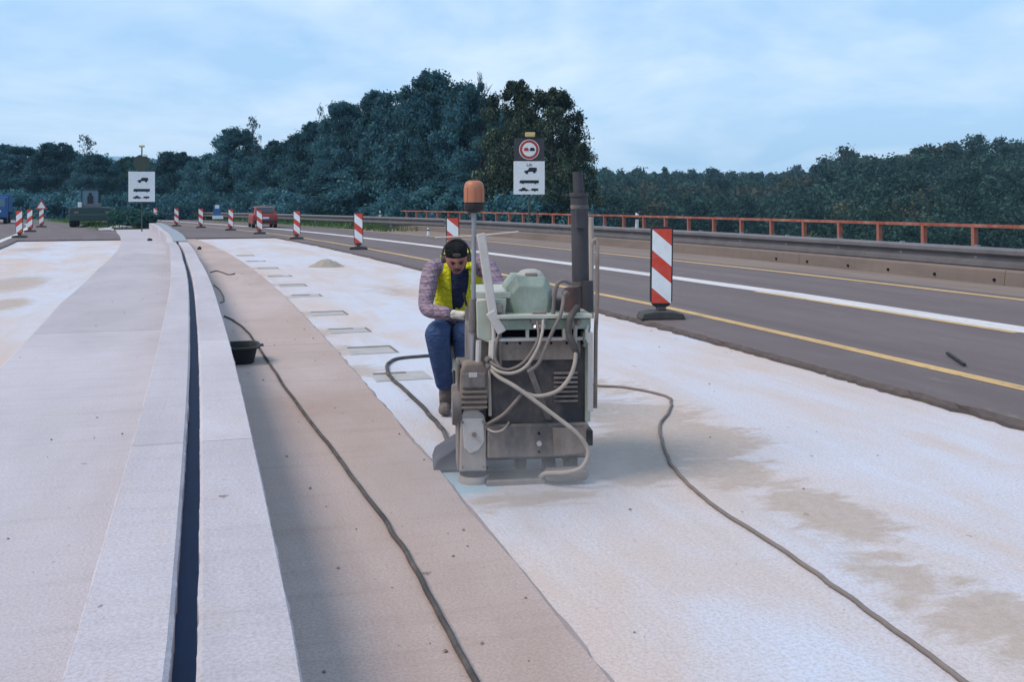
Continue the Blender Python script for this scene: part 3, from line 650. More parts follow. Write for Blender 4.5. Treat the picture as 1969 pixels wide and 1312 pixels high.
# ------------------------------------------------------------------ road signs
plain('sign_white', (.74, .77, .80), .5); plain('sign_black', (.012, .014, .022), .5); plain('sign_red', (.42, .05, .035), .5); plain('sign_dark', (.05, .046, .056), .7)
plain('amber', (.62, .46, .20), .35); plain('green_post', (.05, .07, .055), .7); plain('sign_blue', (.03, .12, .30), .5)
def pict_truck(m, cx, cz, k, y0, y1):
    P = lambda pts: m.prism([(cx + x * k, cz + z * k) for x, z in pts], y0, y1)
    P([(-.5, -.12), (.5, -.02), (.5, .26), (.12, .28), (-.12, .26), (-.2, .08), (-.5, 0)])
    for x, z in ((-.3, -.1), (.3, -.03)): P([(x + .12 * math.cos(a), z - .04 + .12 * math.sin(a)) for a in np.linspace(0, 6.283, 11)[:-1]])
def board(root, w, h, zc, txt):
    MB().box((0, 0, zc), (w, .03, h)).build('board', 'sign_white', root, .006)
    a, b = -.0215, -.0165
    m = MB(); pict_truck(m, .06, zc + h * .21, w * .40, a, b); m.build('truck_pictogram', 'sign_black', root)
    m = MB(); m.prism([(-.31 * w, zc - .16 * h), (.29 * w, zc - .16 * h), (.31 * w, zc - .14 * h), (.31 * w, zc - .07 * h), (-.28 * w, zc - .07 * h), (-.31 * w, zc - .10 * h)], a, b)
    for x in (-.2, .2): m.prism([(x * w + .03 * w * math.cos(t), zc - .16 * h + .03 * w * math.sin(t)) for t in np.linspace(0, 6.283, 11)[:-1]], a - .001, b - .001)
    m.build('bus_pictogram', 'sign_black', root)
    m = MB(); z = zc - .36 * h; k = w
    m.prism([(-.33 * k, z - .03 * k), (-.02 * k, z - .03 * k), (-.03 * k, z + .01 * k), (-.10 * k, z + .03 * k), (-.14 * k, z + .075 * k), (-.21 * k, z + .075 * k), (-.26 * k, z + .03 * k), (-.33 * k, z + .015 * k)], a, b)
    m.prism([(.07 * k, z - .025 * k), (.29 * k, z - .025 * k), (.29 * k, z + .045 * k), (.07 * k, z + .045 * k)], a, b); m.prism([(-.02 * k, z - .02 * k), (.07 * k, z - .02 * k), (.07 * k, z - .012 * k), (-.02 * k, z - .012 * k)], a, b)
    for x in (-.25, -.10, .18): m.prism([(x * k + .025 * k * math.cos(t), z - .03 * k + .025 * k * math.sin(t)) for t in np.linspace(0, 6.283, 11)[:-1]], a - .001, b - .001)
    m.build('car_with_trailer_pictogram', 'sign_black', root)
    if txt:
        cu = bpy.data.curves.new('text', 'FONT'); cu.body = txt; cu.size = .17; cu.align_x = 'CENTER'; cu.extrude = .002
        t = bpy.data.objects.new('text', cu); C.objects.link(t); dg = bpy.context.evaluated_depsgraph_get(); me = bpy.data.meshes.new_from_object(t.evaluated_get(dg))
        bpy.data.objects.remove(t); me.materials.clear(); me.materials.append(M['sign_black']); o = bpy.data.objects.new('lettering', me); link(o, root)
        o.rotation_euler = (math.radians(90), 0, 0); o.location = (.0, -.020, zc + h * .355)
def no_overtaking_sign():
    Y = 42.8; s = Y / F; X = (1018 - 985) * s; gz = .36; root = empty('road_sign', (X, Y, gz), math.radians(4), 'no-overtaking sign with amber lamp and white pictogram board behind the railing', 'road sign')
    z = lambda py: EYE - (py - 391) * s - gz
    MB().tube([(0, .06, -1.2), (0, .06, z(262))], .045, 10).build('post', 'green_post', root)
    MB().box((0, .0, (z(266) + z(309)) / 2), (58 * s, .03, z(266) - z(309))).build('backing_plate', 'sign_dark', root, .006)
    zc = z(287.5); R = 19.5 * s
    MB().lathe([(R, -.026), (R, -.0155)], (0, 0, zc), 40, 'Y').build('rim', 'sign_white', root)
    MB().lathe([(R * .93, -.034), (R * .93, -.0265)], (0, 0, zc), 40, 'Y').build('red_ring', 'sign_red', root)
    MB().lathe([(R * .68, -.042), (R * .68, -.0345)], (0, 0, zc), 40, 'Y').build('disc', 'sign_white', root)
    a, b = -.050, -.0425
    MB().prism([(-R * .52, zc - .06), (-R * .06, zc - .06), (-R * .06, zc + .02), (-R * .18, zc + .085), (-R * .44, zc + .085), (-R * .52, zc + .02)], a, b).build('red_car_pictogram', 'sign_red', root)
    MB().prism([(R * .06, zc - .06), (R * .54, zc - .06), (R * .54, zc + .02), (R * .44, zc + .085), (R * .16, zc + .085), (R * .06, zc + .02)], a, b).build('black_car_pictogram', 'sign_black', root)
    board(root, 60 * s, 64 * s, z(342), '2,8t')
    MB().box((.04, -.03, z(259)), (19 * s, .16, 9 * s)).build('warning_lamp', 'amber', root, .03)
no_overtaking_sign()
def median_sign():
    Y = 53.; s = Y / F; X = (273 - 985) * s; root = empty('road_sign', (X, Y, .06), math.radians(14), 'white pictogram board on a tall mast above the median', 'road sign'); z = lambda py: EYE - (py - 391) * s - .06
    MB().tube([(0, .07, -.3), (0, .07, z(283))], .035, 10).build('mast', 'green_post', root)
    MB().lathe([(15.5 * s, -.02), (15.5 * s, .02)], (0, .0, z(313)), 32, 'Y').build('covered_disc', 'green_post', root)
    board(root, 48 * s, 58 * s, z(359), None)
    MB().box((0, .05, z(281)), (10 * s, .18, 4 * s)).build('top_lamp', 'amber', root, .02)
    MB().box((.16, .0, z(306) + .2), (9 * s, .12, 4 * s)).build('lamp', 'sign_white', root, .02)
    MB().beam((0, .07, z(301)), (.16, .03, z(301)), .03, .03).build('lamp_arm', 'green_post', root)
median_sign()
def small_sign():
    Y = 72.; s = Y / F; root = empty('road_sign', ((80 - 985) * s, Y, .06), .2, 'small triangular warning sign above the striped beacons at left', 'road sign'); z = lambda py: EYE - (py - 391) * s - .06
    MB().tube([(0, .04, -.1), (0, .04, z(388))], .03, 8).build('post', 'galvanised', root)
    c = z(396); r = .48; tri = lambda r: [(r * math.sin(t), c + r * math.cos(t)) for t in (0, 2 * math.pi / 3, 4 * math.pi / 3)]
    MB().prism(tri(r), -.01, .02).build('red_border', 'sign_red', root); MB().prism(tri(r * .68), -.018, -.0105).build('plate', 'sign_white', root)
small_sign()
def blue_sign():
    Y = 82.; s = Y / F; root = empty('road_sign', ((418 - 985) * s, Y, .06), .3, 'small blue roadside sign with a white symbol beyond the far lane', 'road sign'); z = lambda py: EYE - (py - 391) * s - .06
    for x in (-.22, .22): MB().tube([(x, .03, -.2), (x, .03, z(395))], .03, 8).build('post', 'galvanised', root)
    MB().box((0, 0, z(404)), (13 * s, .03, 21 * s)).build('board', 'sign_blue', root); MB().box((0, -.019, z(397.5)), (8 * s, .006, 7 * s)).build('white_symbol', 'sign_white', root)
    MB().box((.05, 0, z(418)), (20 * s, .35, 6 * s)).build('plinth', 'sign_white', root)
blue_sign()
def delineator(px, py0, py1, Y, lab):
    s = Y / F; zb_ = EYE - (py1 - 391) * s; root = empty('delineator_post', ((px - 985) * s, Y, zb_), .3, lab, 'delineator post', 'white delineator posts'); h = (py1 - py0) * s
    MB().prism([(-.055, 0), (.055, 0), (.055, h - .05), (-.035, h)], -.05, .05).build('body', 'sign_white', root, .01); MB().box((0, 0, h * .72), (.118, .108, h * .14)).build('black_band', 'sign_black', root)
delineator(731, 405, 426, 66, 'white delineator post at the guard rail before the tall trees')
delineator(1225, 409, 445, 35.5, 'white delineator post on the guard rail right of the machine')
delineator(824, 438, 454, 42, 'short white post at the lane edge left of the worker\'s head')

# ------------------------------------------------------------------ vehicles in the distance
plain('car_red', (.27, .045, .04), .4); plain('glass_dark', (.03, .04, .05), .12, spec=.6); plain('lamp_red', (.45, .03, .02), .3); plain('site_green', (.028, .055, .055), .6); plain('glass_blue', (.11, .20, .27), .15, spec=.6); plain('vehicle_blue', (.03, .11, .30), .5); plain('steel_grey', (.16, .16, .18), .5)
def wheel(root, x, y, r, w=.2):
    t = MB().lathe([(r * .62, -w / 2), (r * .93, -w / 2), (r, -w * .3), (r, w * .3), (r * .93, w / 2), (r * .62, w / 2)], (0, 0, 0), 20, 'X').build('wheel', 'rubber', root, smooth=True); t.location = (x, y, r)
    MB().lathe([(r * .6, -w * .52), (r * .3, -w * .56), (r * .3, w * .56), (r * .6, w * .52)], (0, 0, 0), 14, 'X').build('rim', 'galvanised', t)
def car():
    X, Y = gp(505, 437, ZA); y, d = todir(X, Y); root = empty('car', (X, Y, ZA + .004), math.radians(20), 'red hatchback driving away behind the striped beacons', 'car')
    secs = [(-1.9, .80, .32, .86), (-1.86, .81, .24, .95), (-1.2, .83, .22, .96), (1.1, .83, .22, .92), (1.7, .79, .24, .80), (1.95, .70, .34, .64)]
    m = MB(); vs_ = []
    for yy, hw, z0, z1 in secs: vs_ += [(-hw * .94, yy, z0), (-hw, yy, z0 + .15), (-hw, yy, z1 - .12), (-hw * .9, yy, z1), (hw * .9, yy, z1), (hw, yy, z1 - .12), (hw, yy, z0 + .15), (hw * .94, yy, z0)]
    fs = [(8 * i + k, 8 * i + (k + 1) % 8, 8 * i + 8 + (k + 1) % 8, 8 * i + 8 + k) for i in range(5) for k in range(8)] + [tuple(range(8)), tuple(range(47, 39, -1))]
    m.add(vs_, fs); m.build('body', 'car_red', root, .03, smooth=True)
    m = MB(); c = [(-1.82, .74, .93), (-1.35, .60, 1.40), (.1, .60, 1.42), (.85, .74, .90)]
    m.add([(s * hw, yy, z) for yy, hw, z in c for s in (-1, 1)], [(0, 2, 3, 1), (2, 4, 5, 3), (4, 6, 7, 5), (0, 6, 4, 2), (1, 3, 5, 7), (0, 1, 7, 6)]); m.build('roof', 'car_red', root, .04, smooth=True)
    m = MB(); m.add([(-.60, -1.765, 1.0), (.60, -1.765, 1.0), (.50, -1.455, 1.33), (-.50, -1.455, 1.33)], [(0, 1, 2, 3)]); o = m.build('rear_window', 'glass_dark', root); o.location = (0, -.035, .03)
    for s in (-1, 1):
        m = MB(); m.add([(s * .735, -1.5, 1.0), (s * .735, .6, 1.0), (s * .632, .05, 1.34), (s * .632, -1.25, 1.34)], [(0, 1, 2, 3)]); o = m.build('side_window', 'glass_dark', root); o.location = (s * .02, 0, 0)
        MB().box((s * .68, -1.90, .72), (.2, .05, .2)).build('tail_light', 'lamp_red', root, .02)
        wheel(root, s * .72, -1.25, .3); wheel(root, s * .72, 1.25, .3)
    root.scale = (.94, .94, .94)
    MB().box((0, -1.93, .42), (1.5, .1, .16)).build('bumper', 'black_plastic', root, .03); MB().box((0, -1.915, .66), (.5, .02, .11)).build('number_plate', 'sign_white', root)
car()
def loader():
    Y = 63.; s = Y / F; root = empty('site_vehicle', ((178 - 985) * s, Y, ZA), math.radians(20), 'dark green site vehicle with a glazed cab, parked past the milled deck', 'site vehicle')
    m = MB().prism([(-1.35, .45), (1.35, .45), (1.4, .9), (1.25, 1.25), (.3, 1.32), (-1.3, 1.28), (-1.42, .9)], -.2, 3.2); m.build('body', 'site_green', root, .06)
    MB().box((0, -.28, .62), (2.7, .2, .42)).build('bumper', 'site_green', root, .04)
    MB().box((-.15, 1.2, 1.42), (1.25, 1.6, .26)).build('engine_cover', 'steel_grey', root, .04); MB().box((-.75, .2, 1.40), (.22, .3, .42)).build('white_box', 'sign_white', root, .03)
    cab = MB(); 
    for x in (-.66, .36):
        for yy in (.5, 1.9): cab.box((x, yy, 1.98), (.08, .08, .9))
    cab.box((-.15, 1.2, 2.46), (1.2, 1.6, .08)); cab.build('cab_frame', 'site_green', root)
    for yy in (.5, 1.9): MB().box((-.15, yy, 1.99), (.94, .012, .82)).build('pane', 'glass_blue', root)
    m = MB(); m.box((-.15, .42, 1.78), (.36, .1, .5)); m.box((-.15, .42, 2.12), (.18, .1, .22)); m.build('seat', 'black_plastic', root, .04)  # not a seat but the dark silhouette of the operator at the front pane
    for x in (-1.15, 1.15):
        wheel(root, x, .3, .46, .42); wheel(root, x, 2.5, .46, .42); MB().box((x * .8, -.305, .95), (.26, .05, .14)).build('headlight', 'steel_grey', root, .01)
loader()
def blue_truck():
    Y = 74.; s = Y / F; root = empty('truck', ((-14 - 985) * s, Y, ZA), math.radians(24), 'blue truck cut off by the left edge of the photo', 'truck')
    MB().box((0, 1.6, 1.55), (2.3, 4.2, 1.35)).build('cargo_box', 'vehicle_blue', root, .04); MB().box((0, -1.2, 1.25), (2.2, 1.3, 1.6)).build('cab', 'vehicle_blue', root, .08)
    MB().box((0, -1.86, 1.6), (1.9, .04, .6)).build('windscreen', 'glass_blue', root); MB().box((.5, -1.88, .95), (.4, .04, .16)).build('headlight', 'sign_white', root)
    for x in (-.95, .95): wheel(root, x, -1.1, .45, .28); wheel(root, x, 2.4, .45, .28)
blue_truck()

# ------------------------------------------------------------------ the milling machine
weathered('pale_green', (.43, .46, .375), (.36, .375, .31), .55, scale=5, dust=(.50, .46, .42))
weathered('tank_green', (.22, .262, .20), (.18, .212, .17), .45, scale=5, dust=(.34, .38, .33), amt=(.4, .8))
weathered('dusty_steel', (.15, .13, .122), (.085, .076, .074), .82, .05, scale=5, dust=(.29, .24, .215))
weathered('dark_panel', (.05, .047, .052), (.032, .030, .034), .7, .1, scale=4, dust=(.15, .125, .115))
weathered('dusty_brown', (.23, .18, .15), (.15, .115, .098), .88, scale=6, dust=(.32, .265, .23))
weathered('guard_grey', (.44, .39, .38), (.36, .31, .29), .75, scale=4, dust=(.30, .25, .21))
weathered('pale_bar', (.52, .48, .46), (.40, .36, .335), .6, scale=5)
weathered('stack_black', (.045, .043, .05), (.075, .07, .078), .6, .2, scale=5)
weathered('muffler_rust', (.12, .07, .065), (.075, .045, .045), .8, scale=8)
weathered('hose_beige', (.40, .345, .295), (.30, .25, .215), .8, scale=12)
weathered('hose_dark', (.035, .032, .034), (.085, .075, .07), .85, scale=7, bumpk=.2, dust=(.12, .10, .09))
weathered('hose_dusty', (.15, .125, .115), (.22, .185, .165), .9, scale=5, bumpk=.2)
plain('filler_beige', (.50, .46, .38), .6); plain('bolt_bright', (.55, .53, .52), .4, .6)
weathered('skirt_brown', (.11, .09, .085), (.07, .06, .058), .9, scale=6, dust=(.26, .22, .20)); weathered('skirt_dusty', (.06, .062, .08), (.10, .10, .12), .9, scale=5); nb = NT('amber_lens', .25, spec=.5); nb.col(nb.mix(nb.ramp(nb.noise(nb.tc(), 22, 5, .7), .35, .7), (.46, .13, .05), (.36, .17, .11))); nb.b.inputs['Transmission Weight'].default_value = .1; nb.b.inputs['Roughness'].default_value = .5; M['amber_lens'] = nb.m
MY = 5.55; MROT = math.radians(6); MK = MY / F
mroot = empty('milling_machine', ((1010 - 985) * MK, MY, 0), MROT, 'green and grey ride-on concrete milling machine with amber lamp and tangled hoses', 'milling machine')
_inv = (Matrix.Translation(mroot.location) @ Matrix.Rotation(MROT, 4, 'Z')).inverted()
def q(px, py, dy=0.0): return _inv @ wp(px, py, MY + dy)
def pbox(name, x0, x1, y0, y1, dy, depth, mat, bev=.006, parent=None):
    a = q(x0, y1, dy); b = q(x1, y0, dy); c = (a + b) / 2; k = (MY + dy) / F
    return MB().box((c.x, c.y + depth / 2, c.z), ((x1 - x0) * k, depth, (y1 - y0) * k)).build(name, mat, parent or mroot, bev)
def ppoly(name, pts, dy, depth, mat, bev=.006):
    P = [q(x, y, dy) for x, y in pts]; y0 = sum(p.y for p in P) / len(P)
    return MB().prism([(p.x, p.z) for p in P], y0, y0 + depth).build(name, mat, mroot, bev)
def pbar(name, pts, r, mat, n=10): return MB().tube([q(*p) for p in pts], r, n).build(name, mat, mroot, smooth=True)
def bolt(px, py, dy, r=.012, mat='bolt_bright'):
    p = q(px, py, dy); MB().lathe([(r, -.012), (r, .004)], p, 6, 'Y').build('bolt', mat, mroot)
# chassis and hood
pbox('hood', 943, 1128, 652, 826, .05, .5, 'dark_panel', .012)
pbox('hood_band', 945, 1118, 654, 693, .028, .02, 'dusty_brown', .004)
ppoly('hood_seam', [(1008, 697), (1020, 697), (1062, 808), (1050, 808)], .044, .004, 'dusty_steel', 0)
pbox('bumper_plate', 938, 1134, 817, 880, .0, .045, 'dusty_steel', .008)
ppoly('bumper_patch', [(1062, 822), (1130, 824), (1130, 872), (1066, 876)], -.004, .003, 'dusty_brown', 0)
for x, y in ((1037, 834), (1037, 869), (965, 855), (1112, 836)): bolt(x, y, -.006, .008, 'dark_void')
bolt(1037, 853, -.006, .016)
pbox('bumper_end', 1128, 1141, 828, 858, .0, .5, 'black_plastic')
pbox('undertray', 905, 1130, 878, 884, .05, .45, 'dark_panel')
pbox('side_beam', 905, 943, 640, 880, .12, .6, 'dusty_steel', .01)
# deck, open slot frame and tank
pbox('deck_plate', 957, 1141, 606, 613, -.03, .85, 'pale_green', .003)
pbox('deck_rail', 955, 1138, 614, 634, .0, .04, 'tank_green', .004)
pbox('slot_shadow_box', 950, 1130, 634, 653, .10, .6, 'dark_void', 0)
for x in (958, 1012, 1083, 1126): pbox('slot_divider', x, x + 6, 633, 654, .0, .05, 'pale_green', .002)
pbox('slot_lower_rail', 950, 1130, 650, 656, .005, .05, 'pale_bar', .002)
ppoly('side_panel', [(916, 578), (940, 575), (975, 575), (972, 606), (955, 640), (941, 660), (918, 650)], .02, .03, 'pale_green')
pbox('top_tray', 917, 984, 562, 574, .05, .55, 'pale_green', .004)
def tank():
    P = [q(x, y, .10) for x, y in ((982, 608), (1058, 608), (1063, 570), (1062, 552), (1050, 533), (992, 531), (975, 552), (973, 575))]
    t = P[0]; d = .30; front = [(p.x, t.y, p.z) for p in P]; cx = sum(p[0] for p in front) / 8; cz = front[0][2]
    back = [(cx + (x - cx) * .98, t.y + d, z) for x, y, z in front]
    inner = [(cx + (x - cx) * .80, t.y - .05, cz + (z - cz) * .72 + .012) for x, y, z in front]
    m = MB(); m.add(front + back + inner, [(i, (i + 1) % 8, 8 + (i + 1) % 8, 8 + i) for i in range(8)] + [(16 + i, 16 + (i + 1) % 8, (i + 1) % 8, i) for i in range(8)] + [tuple(range(16, 24)), tuple(range(15, 7, -1))])
    o = m.build('tank', 'tank_green', mroot, .007)
    c = q(1020, 531, .25); m = MB().lathe([(.075, -.03), (.085, -.005), (.08, .012), (.06, .032), (.03, .042)], c, 20); m.build('filler_dome', 'filler_beige', o, smooth=True)
    MB().box(q(1022, 530, .14), (.07, .04, .03)).build('filler_latch', 'dusty_brown', o, .006)
    MB().box(q(1037, 604, .02), (.08, .03, .035)).build('tank_strap', 'dusty_steel', o, .006)
tank()
# levers, poles and lamp
MB().beam(q(925, 449, .02), q(950, 615, -.02), .05, .03).build('hinged_bar', 'pale_bar', mroot, .006)
MB().beam(q(943, 600, -.03), q(966, 640, -.03), .055, .03).build('bar_bracket', 'pale_bar', mroot, .006)
pbar('lamp_pole', [(912, 405, .05), (911, 560, .05), (909, 700, .05)], .014, 'galvanised')
pbar('cross_rod', [(838, 457, .3), (913, 454, .05), (998, 446, -.1)], .006, 'guard_grey', 8)
pbar('pole_collar', [(910, 575, .05), (909, 640, .05)], .023, 'dusty_steel')
def lamp():
    c = q(912, 406, .05); k = MK; o = MB().lathe([(.03, -.01), (.05, .0), (.058, .012), (.058, .045), (.05, .05)], c, 24).build('lamp_base', 'black_plastic', mroot, smooth=True)
    MB().lathe([(.058, .0505), (.0585, .12), (.056, .15), (.047, .168), (.03, .176)], c, 28).build('lamp_lens', 'amber_lens', o, smooth=True)
    for k in range(8): a = k * math.pi / 4; MB().box(c + Vector((.0575 * math.cos(a), .0575 * math.sin(a), .095)), (.006, .004, .08), a).build('lens_rib', 'amber_lens', o)
    MB().lathe([(.020, .052), (.026, .09), (.022, .13)], c, 12).build('reflector', 'bolt_bright', o)
lamp()
# exhaust stack and muffler on the right
pbar('exhaust_stack', [(1114, 372, .35), (1116, 480, .35), (1118, 606, .35)], .052, 'stack_black', 18)
pbar('stack_tip', [(1111, 330, .35), (1112, 350, .35), (1114, 378, .35)], .032, 'stack_black', 16)
MB().lathe([(.06, -.012), (.06, .012)], q(1114, 374, .35), 18).build('stack_collar', 'stack_black', mroot, smooth=True)
for y in (398, 545): MB().lathe([(.057, -.012), (.057, .012)], q(1115, y, .35), 18).build('stack_clamp', 'dusty_steel', mroot, smooth=True)
pbox('stack_bracket', 1108, 1128, 400, 440, .27, .03, 'stack_black')
pbar('muffler', [(1100, 552, .12), (1101, 560, .12), (1101, 604, .12)], .047, 'muffler_rust', 16)
pbar('side_duct', [(1130, 540, .3), (1131, 600, .3)], .035, 'stack_black', 12)
pbar('rear_post', [(1137, 417, .6), (1138, 612, .6)], .016, 'hose_beige', 8)
pbar('handrail', [(1139, 470, .1), (1141, 463, .1), (1146, 461, .1), (1149, 466, .1), (1149, 575, .1), (1146, 640, .08), (1145, 785, .06)], .012, 'dusty_brown', 8)
pbox('corner_post', 1131, 1141, 640, 792, .0, .04, 'pale_bar', .004)
pbox('rear_pillar', 1126, 1136, 606, 812, .06, .08, 'tank_green', .004)
pbox('valve_block', 1122, 1140, 640, 668, .02, .1, 'tank_green', .008)
# hydraulic drive and chain guard at the left
pbox('drive_column', 880, 936, 700, 900, .06, .26, 'dusty_steel', .012)
ppoly('motor_housing', [(886, 712), (894, 698), (930, 697), (940, 712), (941, 760), (934, 790), (890, 792), (884, 762)], -.03, .12, 'dusty_brown', .015)
pbox('motor_cap', 889, 936, 718, 748, -.052, .03, 'dusty_steel', .012)
for y in (752, 762, 772, 782): pbox('cooling_fin', 888, 938, y, y + 5, -.05, .04, 'dusty_brown', .003)
pbox('motor_label', 902, 918, 717, 726, -.055, .004, 'pale_bar', 0)
MB().lathe([(.115, -.025), (.12, 0), (.115, .025)], q(878, 778, .06), 28, 'X').build('drive_wheel', 'dusty_steel', mroot, smooth=True)
pbar('guard_stay', [(941, 712, -.01), (943, 800, -.01)], .010, 'hose_beige', 8)
ppoly('chain_guard', [(886, 800), (892, 788), (916, 786), (932, 800), (936, 818), (936, 908), (884, 908)], -.02, .06, 'guard_grey', .008)
ppoly('guard_cover', [(889, 804), (930, 806), (933, 850), (920, 868), (904, 873), (893, 862)], -.027, .008, 'pale_bar', .006)
bolt(912, 836, -.03, .014, 'dusty_brown')
pbox('guard_side', 880, 885, 700, 905, -.015, .2, 'dusty_steel', .003)
# milling head, rubber skirt, casters
c = q(912, 919, .05); MB().lathe([(.085, -.045), (.092, -.03), (.092, .005), (.082, .02), (.082, .05)], c, 28).build('brush_ring', 'guard_grey', mroot, smooth=True)
c = q(912, 908, .05); MB().lathe([(.083, -.01), (.083, .022)], c, 28).build('brush_collar', 'rubber', mroot, smooth=True)
p = q(990, 925, .02); MB().box((p.x, p.y, p.z), (.34, .12, .045), .05).build('suction_shoe', 'dusty_steel', mroot, .01)
p = q(990, 938, .05); MB().box((p.x + .02, p.y + .02, .018), (.40, .2, .03), .05).build('shoe_base', 'rubber', mroot, .008)
p = q(1090, 932, -.02); MB().box((p.x, p.y + .02, .055), (.25, .10, .07), .04).build('dust_skirt', 'skirt_brown', mroot, .03, seg=4)
p = q(872, 905, .22); MB().prism([(p.x - .12, .012), (p.x + .08, .012), (p.x + .08, .16), (p.x + .02, .15), (p.x - .10, .075)], p.y, p.y + .34).build('side_skirt', 'skirt_dusty', mroot, .01)
def caster(px, dy, r):
    p = q(px, 900, dy); o = MB().lathe([(r * .9, -.03), (r, -.02), (r, .02), (r * .9, .03)], (0, 0, 0), 22, 'X').build('caster_wheel', 'rubber', mroot, smooth=True); o.location = (p.x, p.y, r)
    MB().lathe([(r * .45, -.034), (r * .45, .034)], (0, 0, 0), 12, 'X').build('hub', 'dusty_steel', o)
    MB().box((0, 0, r * .75), (.09, .05, .05)).build('fork', 'dark_panel', o)
caster(1001, .30, .078); caster(1055, .15, .09); caster(1097, .15, .09)
for x in (1050, 1090): pbox('caster_plate', x - 4, x + 14, 878, 892, .1, .12, 'dark_panel')
# rear boom, seat, controls
def seg(name, a, b, w, t, mat): MB().beam(_inv @ Vector(a), _inv @ Vector(b), w, t).build(name, mat, mroot, .006)
seg('rear_boom', (.02, 6.2, .34), (-.44, 7.75, .34), .12, .09, 'tank_green'); seg('seat_post', (-.45, 7.68, .30), (-.45, 7.66, .50), .09, .09, 'dusty_steel')
p = _inv @ Vector((-.45, 7.66, .525)); o = MB().box(p, (.36, .34, .07)).build('seat', 'rubber', mroot, .03, seg=3)
p = _inv @ Vector((-.44, 7.86, .15)); MB().lathe([(.10, -.04), (.15, -.035), (.15, .035), (.10, .04)], p, 22, 'X').build('rear_wheel', 'rubber', mroot, smooth=True)
seg('control_post', (-.30, 6.65, .35), (-.318, 6.95, .86), .035, .035, 'dusty_steel'); seg('control_lever', (-.318, 6.95, .84), (-.345, 6.94, .96), .018, .018, 'black_plastic')
seg('control_bar', (-.30, 6.66, .38), (-.02, 6.3, .38), .05, .05, 'dusty_steel')
seg('right_grip_post', (.0, 6.4, .7), (-.02, 6.82, 1.0), .03, .03, 'dusty_steel')
for x in (950, 975, 1000, 1060, 1090, 1120): bolt(x, 660, .02, .007, 'dark_void')
for x, y in ((950, 822), (950, 874), (1126, 822), (1126, 874), (990, 822), (1085, 874)): bolt(x, y, -.006, .008, 'dusty_brown')
for x, y in ((890, 898), (930, 898), (890, 812), (929, 812)): bolt(x, y, -.03, .007, 'dusty_steel')
for k in range(7): pbox('louvre', 1066, 1112, 716 + k * 9, 720 + k * 9, .04, .02, 'dusty_steel', .002)
pbox('service_hatch', 955, 1000, 712, 790, .042, .02, 'dark_panel', .004); pbox('hatch_hinge', 953, 957, 725, 740, .036, .02, 'dusty_steel', .002); pbox('hatch_hinge', 953, 957, 765, 780, .036, .02, 'dusty_steel', .002)
pbox('manifold', 1022, 1052, 612, 624, -.03, .04, 'dusty_steel', .004)
for x in (1030, 1038, 1046): pbar('hose_fitting', [(x, 622, -.012), (x, 632, -.03)], .012, 'bolt_bright', 8)
for a_ in ((938, 702, -.03), (936, 690, -.02), (934, 818, .0), (1108, 616, .03), (1085, 562, .02)): pbar('hose_fitting', [a_, (a_[0] + 6, a_[1] + 5, a_[2] - .02)], .019, 'dusty_steel', 8)
pbox('gauge_box', 950, 968, 586, 602, -.02, .06, 'dusty_steel', .006); pbox('battery_box', 1066, 1094, 575, 605, .2, .2, 'dusty_steel', .008)
pbar('brace', [(1134, 610, .05), (1128, 640, .02), (1132, 660, .0)], .009, 'pale_bar', 8); pbar('brace', [(948, 612, .0), (950, 640, -.01), (948, 700, -.01)], .012, 'pale_bar', 8)
pbar('brace', [(962, 640, .0), (962, 705, -.01)], .010, 'dusty_brown', 8); pbar('frame_post', [(921, 655, .0), (920, 700, .0)], .016, 'pale_bar', 8); pbar('frame_post', [(946, 655, .0), (944, 702, .0)], .016, 'pale_bar', 8)
# hoses of the machine
def hose(pts, r, mat='hose_beige'): MB().tube(smoothpath([q(*p) for p in pts], 8), r, 10).build('hose', mat, mroot, smooth=True)
hose([(938, 702, -.03), (958, 724, -.07), (985, 740, -.09), (1003, 752, -.1), (1030, 772, -.1), (1070, 802, -.11), (1108, 832, -.12), (1128, 858, -.12), (1131, 878, -.12), (1118, 900, -.12), (1090, 909, -.11), (1050, 911, -.06), (1040, 918, .0)], .0125)
hose([(1108, 612, .04), (1106, 660, -.02), (1107, 690, -.05), (1098, 722, -.06), (1078, 748, -.07), (1055, 759, -.07), (1030, 762, -.07), (1010, 756, -.06)], .0115)
hose([(1010, 750, -.06), (990, 775, -.07), (968, 798, -.06), (942, 814, -.03), (934, 818, .0)], .010, 'hose_dusty')
hose([(1045, 614, -.02), (1043, 640, -.06), (1033, 672, -.08), (1012, 705, -.09), (985, 718, -.09), (958, 714, -.08), (938, 698, -.03)], .009)
hose([(1032, 614, -.02), (1036, 645, -.06), (1027, 670, -.08), (1006, 698, -.08), (978, 711, -.08), (955, 704, -.07), (936, 690, -.02)], .008, 'hose_dusty')
hose([(1085, 560, .02), (1080, 600, -.04), (1062, 640, -.06), (1048, 672, -.07), (1035, 700, -.08), (1015, 716, -.09)], .011, 'hose_dusty')
hose([(1098, 545, .02), (1083, 540, .0), (1072, 548, .0), (1066, 575, .02), (1064, 606, .02)], .012, 'hose_dusty')
hose([(936, 824, -.02), (950, 831, -.05), (966, 828, -.05), (977, 816, -.02), (979, 812, .05)], .006)
hose([(1112, 590, .0), (1098, 610, -.04), (1094, 640, -.04), (1104, 665, -.04), (1112, 690, -.02)], .019, 'hose_dark')
hose([(962, 640, -.01), (955, 662, -.03), (953, 690, -.03), (962, 708, -.05)], .010, 'hose_dusty')
hose([(880, 735, .1), (873, 760, .1), (872, 790, .1), (882, 806, .05)], .008, 'hose_beige')

